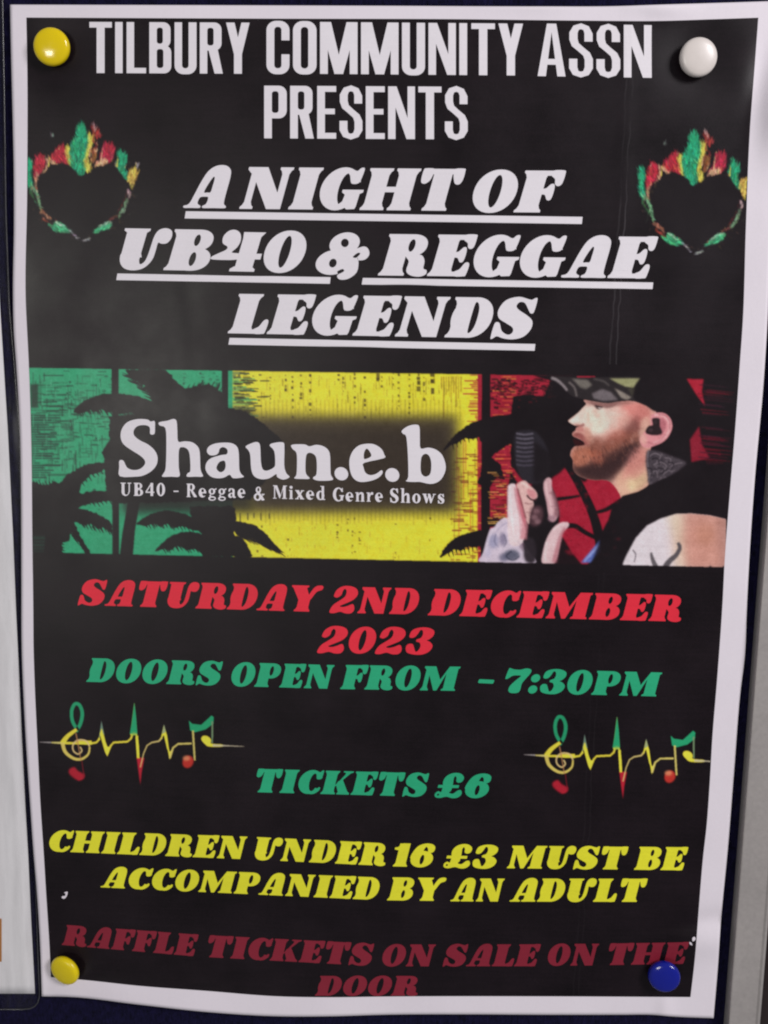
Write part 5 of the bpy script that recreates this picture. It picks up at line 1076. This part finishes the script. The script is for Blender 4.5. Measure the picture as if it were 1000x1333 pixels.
# ------------------------------------------------------------------ pins
def make_pin(px, py, dpx, head_mat, label, tilt, thick=0.0027, spin=0):
    hd = at(px, py, H(px, py)+0.0034)
    base = np.array([hd[0], -float(H(px, py)), hd[2]])
    rad = dpx/2*np.linalg.norm(at(px+1, py, .003)-at(px, py, .003))
    root = thing('drawing_pin', label, 'drawing pin', [float(v_) for v_ in base], 'round headed pins holding the poster')
    root.rotation_euler = (tilt[0], 0, tilt[1])
    bpy.context.view_layer.update()
    stand = 0.0015
    prof = [(0.0, 0.0), (0.55, -0.02), (0.82, 0.0), (0.94, 0.10), (0.99, 0.28), (1.0, 0.46), (0.985, 0.64), (0.93, 0.82), (0.82, 0.93), (0.64, 1.0), (0.42, 1.05), (0.2, 1.075), (0.0, 1.08)]
    nseg = 64; V = []; F = []
    for r_, h_ in prof:
        for k in range(nseg):
            a = 2*math.pi*k/nseg; V.append((rad*r_*math.cos(a), -(stand+thick*h_), rad*r_*math.sin(a)))
    for i in range(len(prof)-1):
        for k in range(nseg):
            a, b_ = i*nseg+k, i*nseg+(k+1) % nseg; F.append((a, a+nseg, b_+nseg, b_))
    o = link_mesh('pin_head', V, F, head_mat, None, True); o.parent = root
    V = []; F = []; ns = 16
    pr = [(0.0, stand*1.0), (rad*.30, stand*1.02), (rad*.34, stand*.7), (rad*.2, stand*.35), (0.0006, stand*.2), (0.00055, -.004), (0.0, -.009)]
    for r_, h_ in pr:
        for k in range(ns):
            a = 2*math.pi*k/ns; V.append((r_*math.cos(a), -h_, r_*math.sin(a)))
    for i in range(len(pr)-1):
        for k in range(ns):
            a, b_ = i*ns+k, i*ns+(k+1) % ns; F.append((a, b_, b_+ns, a+ns))
    o = link_mesh('pin_shank', V, F, M['steel'], None, True); o.parent = root
    return root
make_pin(66, 59, 46.5, M['pin_yellow'], 'lemon yellow drawing pin at the upper left corner of the poster', (R(5), R(2)))
make_pin(909, 73, 49.5, M['pin_white'], 'white drawing pin at the upper right corner of the poster', (R(3), R(4)))
make_pin(86.5, 1264, 40, M['pin_amber'], 'warm yellow drawing pin at the lower left corner of the poster, slightly tilted', (R(9), R(-17)), 0.0024)
make_pin(867, 1273, 41.5, M['pin_blue'], 'deep blue drawing pin at the lower right corner of the poster', (R(-2), R(-9)))

# ------------------------------------------------------------------ neighbour on the left: a sheet in a clear sleeve
def strip(edge, xl_, hfun, n=60, m=12):
    """grid between a far-left line and a measured right edge"""
    ys = np.linspace(edge[0][0], edge[0][-1], n)[:, None]
    xr = np.interp(ys, *edge); u = np.linspace(0, 1, m)[None, :]
    PX = xl_+(xr-xl_)*u; PY = ys+0*u
    return PX, PY
card_edge = tab((-60, -14), (300, -5), (400, 0), (480, 5), (560, 10), (640, 14), (700, 17), (800, 21), (860, 24), (950, 28), (1050, 33), (1110, 36.5), (1200, 40.5), (1293.5, 45.5))
PX, PY = strip(card_edge, -320, None, 120, 24)
front = at(PX, PY, 0.0004+0*PX).reshape(-1, 3); back = front+np.array([0, .00015, 0]); n_ = 24; m_ = 120
q = quads(n_, m_).tolist(); off = n_*m_
ring = list(range(n_))+[r*n_+n_-1 for r in range(1, m_)]+[(m_-1)*n_+c for c in range(n_-2, -1, -1)]+[r*n_ for r in range(m_-2, 0, -1)]
q += [(ring[i], ring[(i+1) % len(ring)], ring[(i+1) % len(ring)]+off, ring[i]+off) for i in range(len(ring))]
notice = thing('notice_sheet', 'plain white sheet inside the clear sleeve left of the poster, cut by the photo edge', 'notice', at(-100, 1293, .0004).tolist())
link_mesh('paper_sheet', np.vstack([front, back]), q, M['card'], notice, smooth=True)
M['orange'] = print_mat('orange_brown_print', alb((176, 118, 60)), .5, .2)
V = at(*np.meshgrid(np.linspace(-90, 2.2, 10), np.linspace(1196, 1252, 6)), .00048).reshape(-1, 3)
link_mesh('printed_block', V, quads(10, 6), M['orange'], notice)
sl_edge = tab((-60, 2.5), (0, 4), (140, 6.5), (280, 8.5), (400, 13), (480, 20), (560, 26.5), (700, 28.5), (860, 31), (1000, 38), (1140, 47), (1250, 50.5), (1290, 52.3), (1300, 52), (1307, 49), (1311, 44), (1313, 37))
ys = np.unique(np.concatenate([np.linspace(-60, 1290, 110), np.linspace(1290, 1313, 12)]))
xr = np.interp(ys, *sl_edge); nU = 60
u = np.linspace(0, 1, nU)[None, :]
PX = -340+(xr[:, None]+340)*u; PY = ys[:, None]+0*u
hh = 0.0006+0.0001*np.sin(PY/70.0)+0.00012*g2(PX, PY, 18, 560, 8, 120)
front = at(PX, PY, hh).reshape(-1, 3)
sleeve = thing('plastic_sleeve', 'clear plastic sleeve with a rounded corner holding the white sheet left of the poster', 'plastic sleeve', at(-100, 1313, .0006).tolist())
link_mesh('film', front, quads(nU, len(ys)), M['film'], sleeve, smooth=True)
# the sleeve's welded rim: a thin raised bead round its edge
pts = [(np.interp(y, *sl_edge), y) for y in np.linspace(-60, 1290, 90)]+[(52, 1298), (50, 1305), (46, 1310), (40, 1313), (30, 1314)]+[(x, 1314) for x in np.linspace(20, -340, 14)]
c0 = np.array([at(x-.6, y, .0006) for x, y in pts]); rb = .00022
V = []; F = []; ns = 8
tg = np.gradient(c0, axis=0); tg /= np.linalg.norm(tg, axis=1)[:, None]
for p_, t_ in zip(c0, tg):
    s1 = np.cross(t_, (0, 1, 0)); s1 /= np.linalg.norm(s1)
    for k in range(ns):
        a = 2*math.pi*k/ns; V.append(p_+rb*(math.cos(a)*s1+math.sin(a)*np.array([0, 1.0, 0])))
for i in range(len(c0)-1):
    for k in range(ns):
        a, b_ = i*ns+k, i*ns+(k+1) % ns; F.append((a, b_, b_+ns, a+ns))
link_mesh('rim', V, F, M['seam'], sleeve, smooth=True)
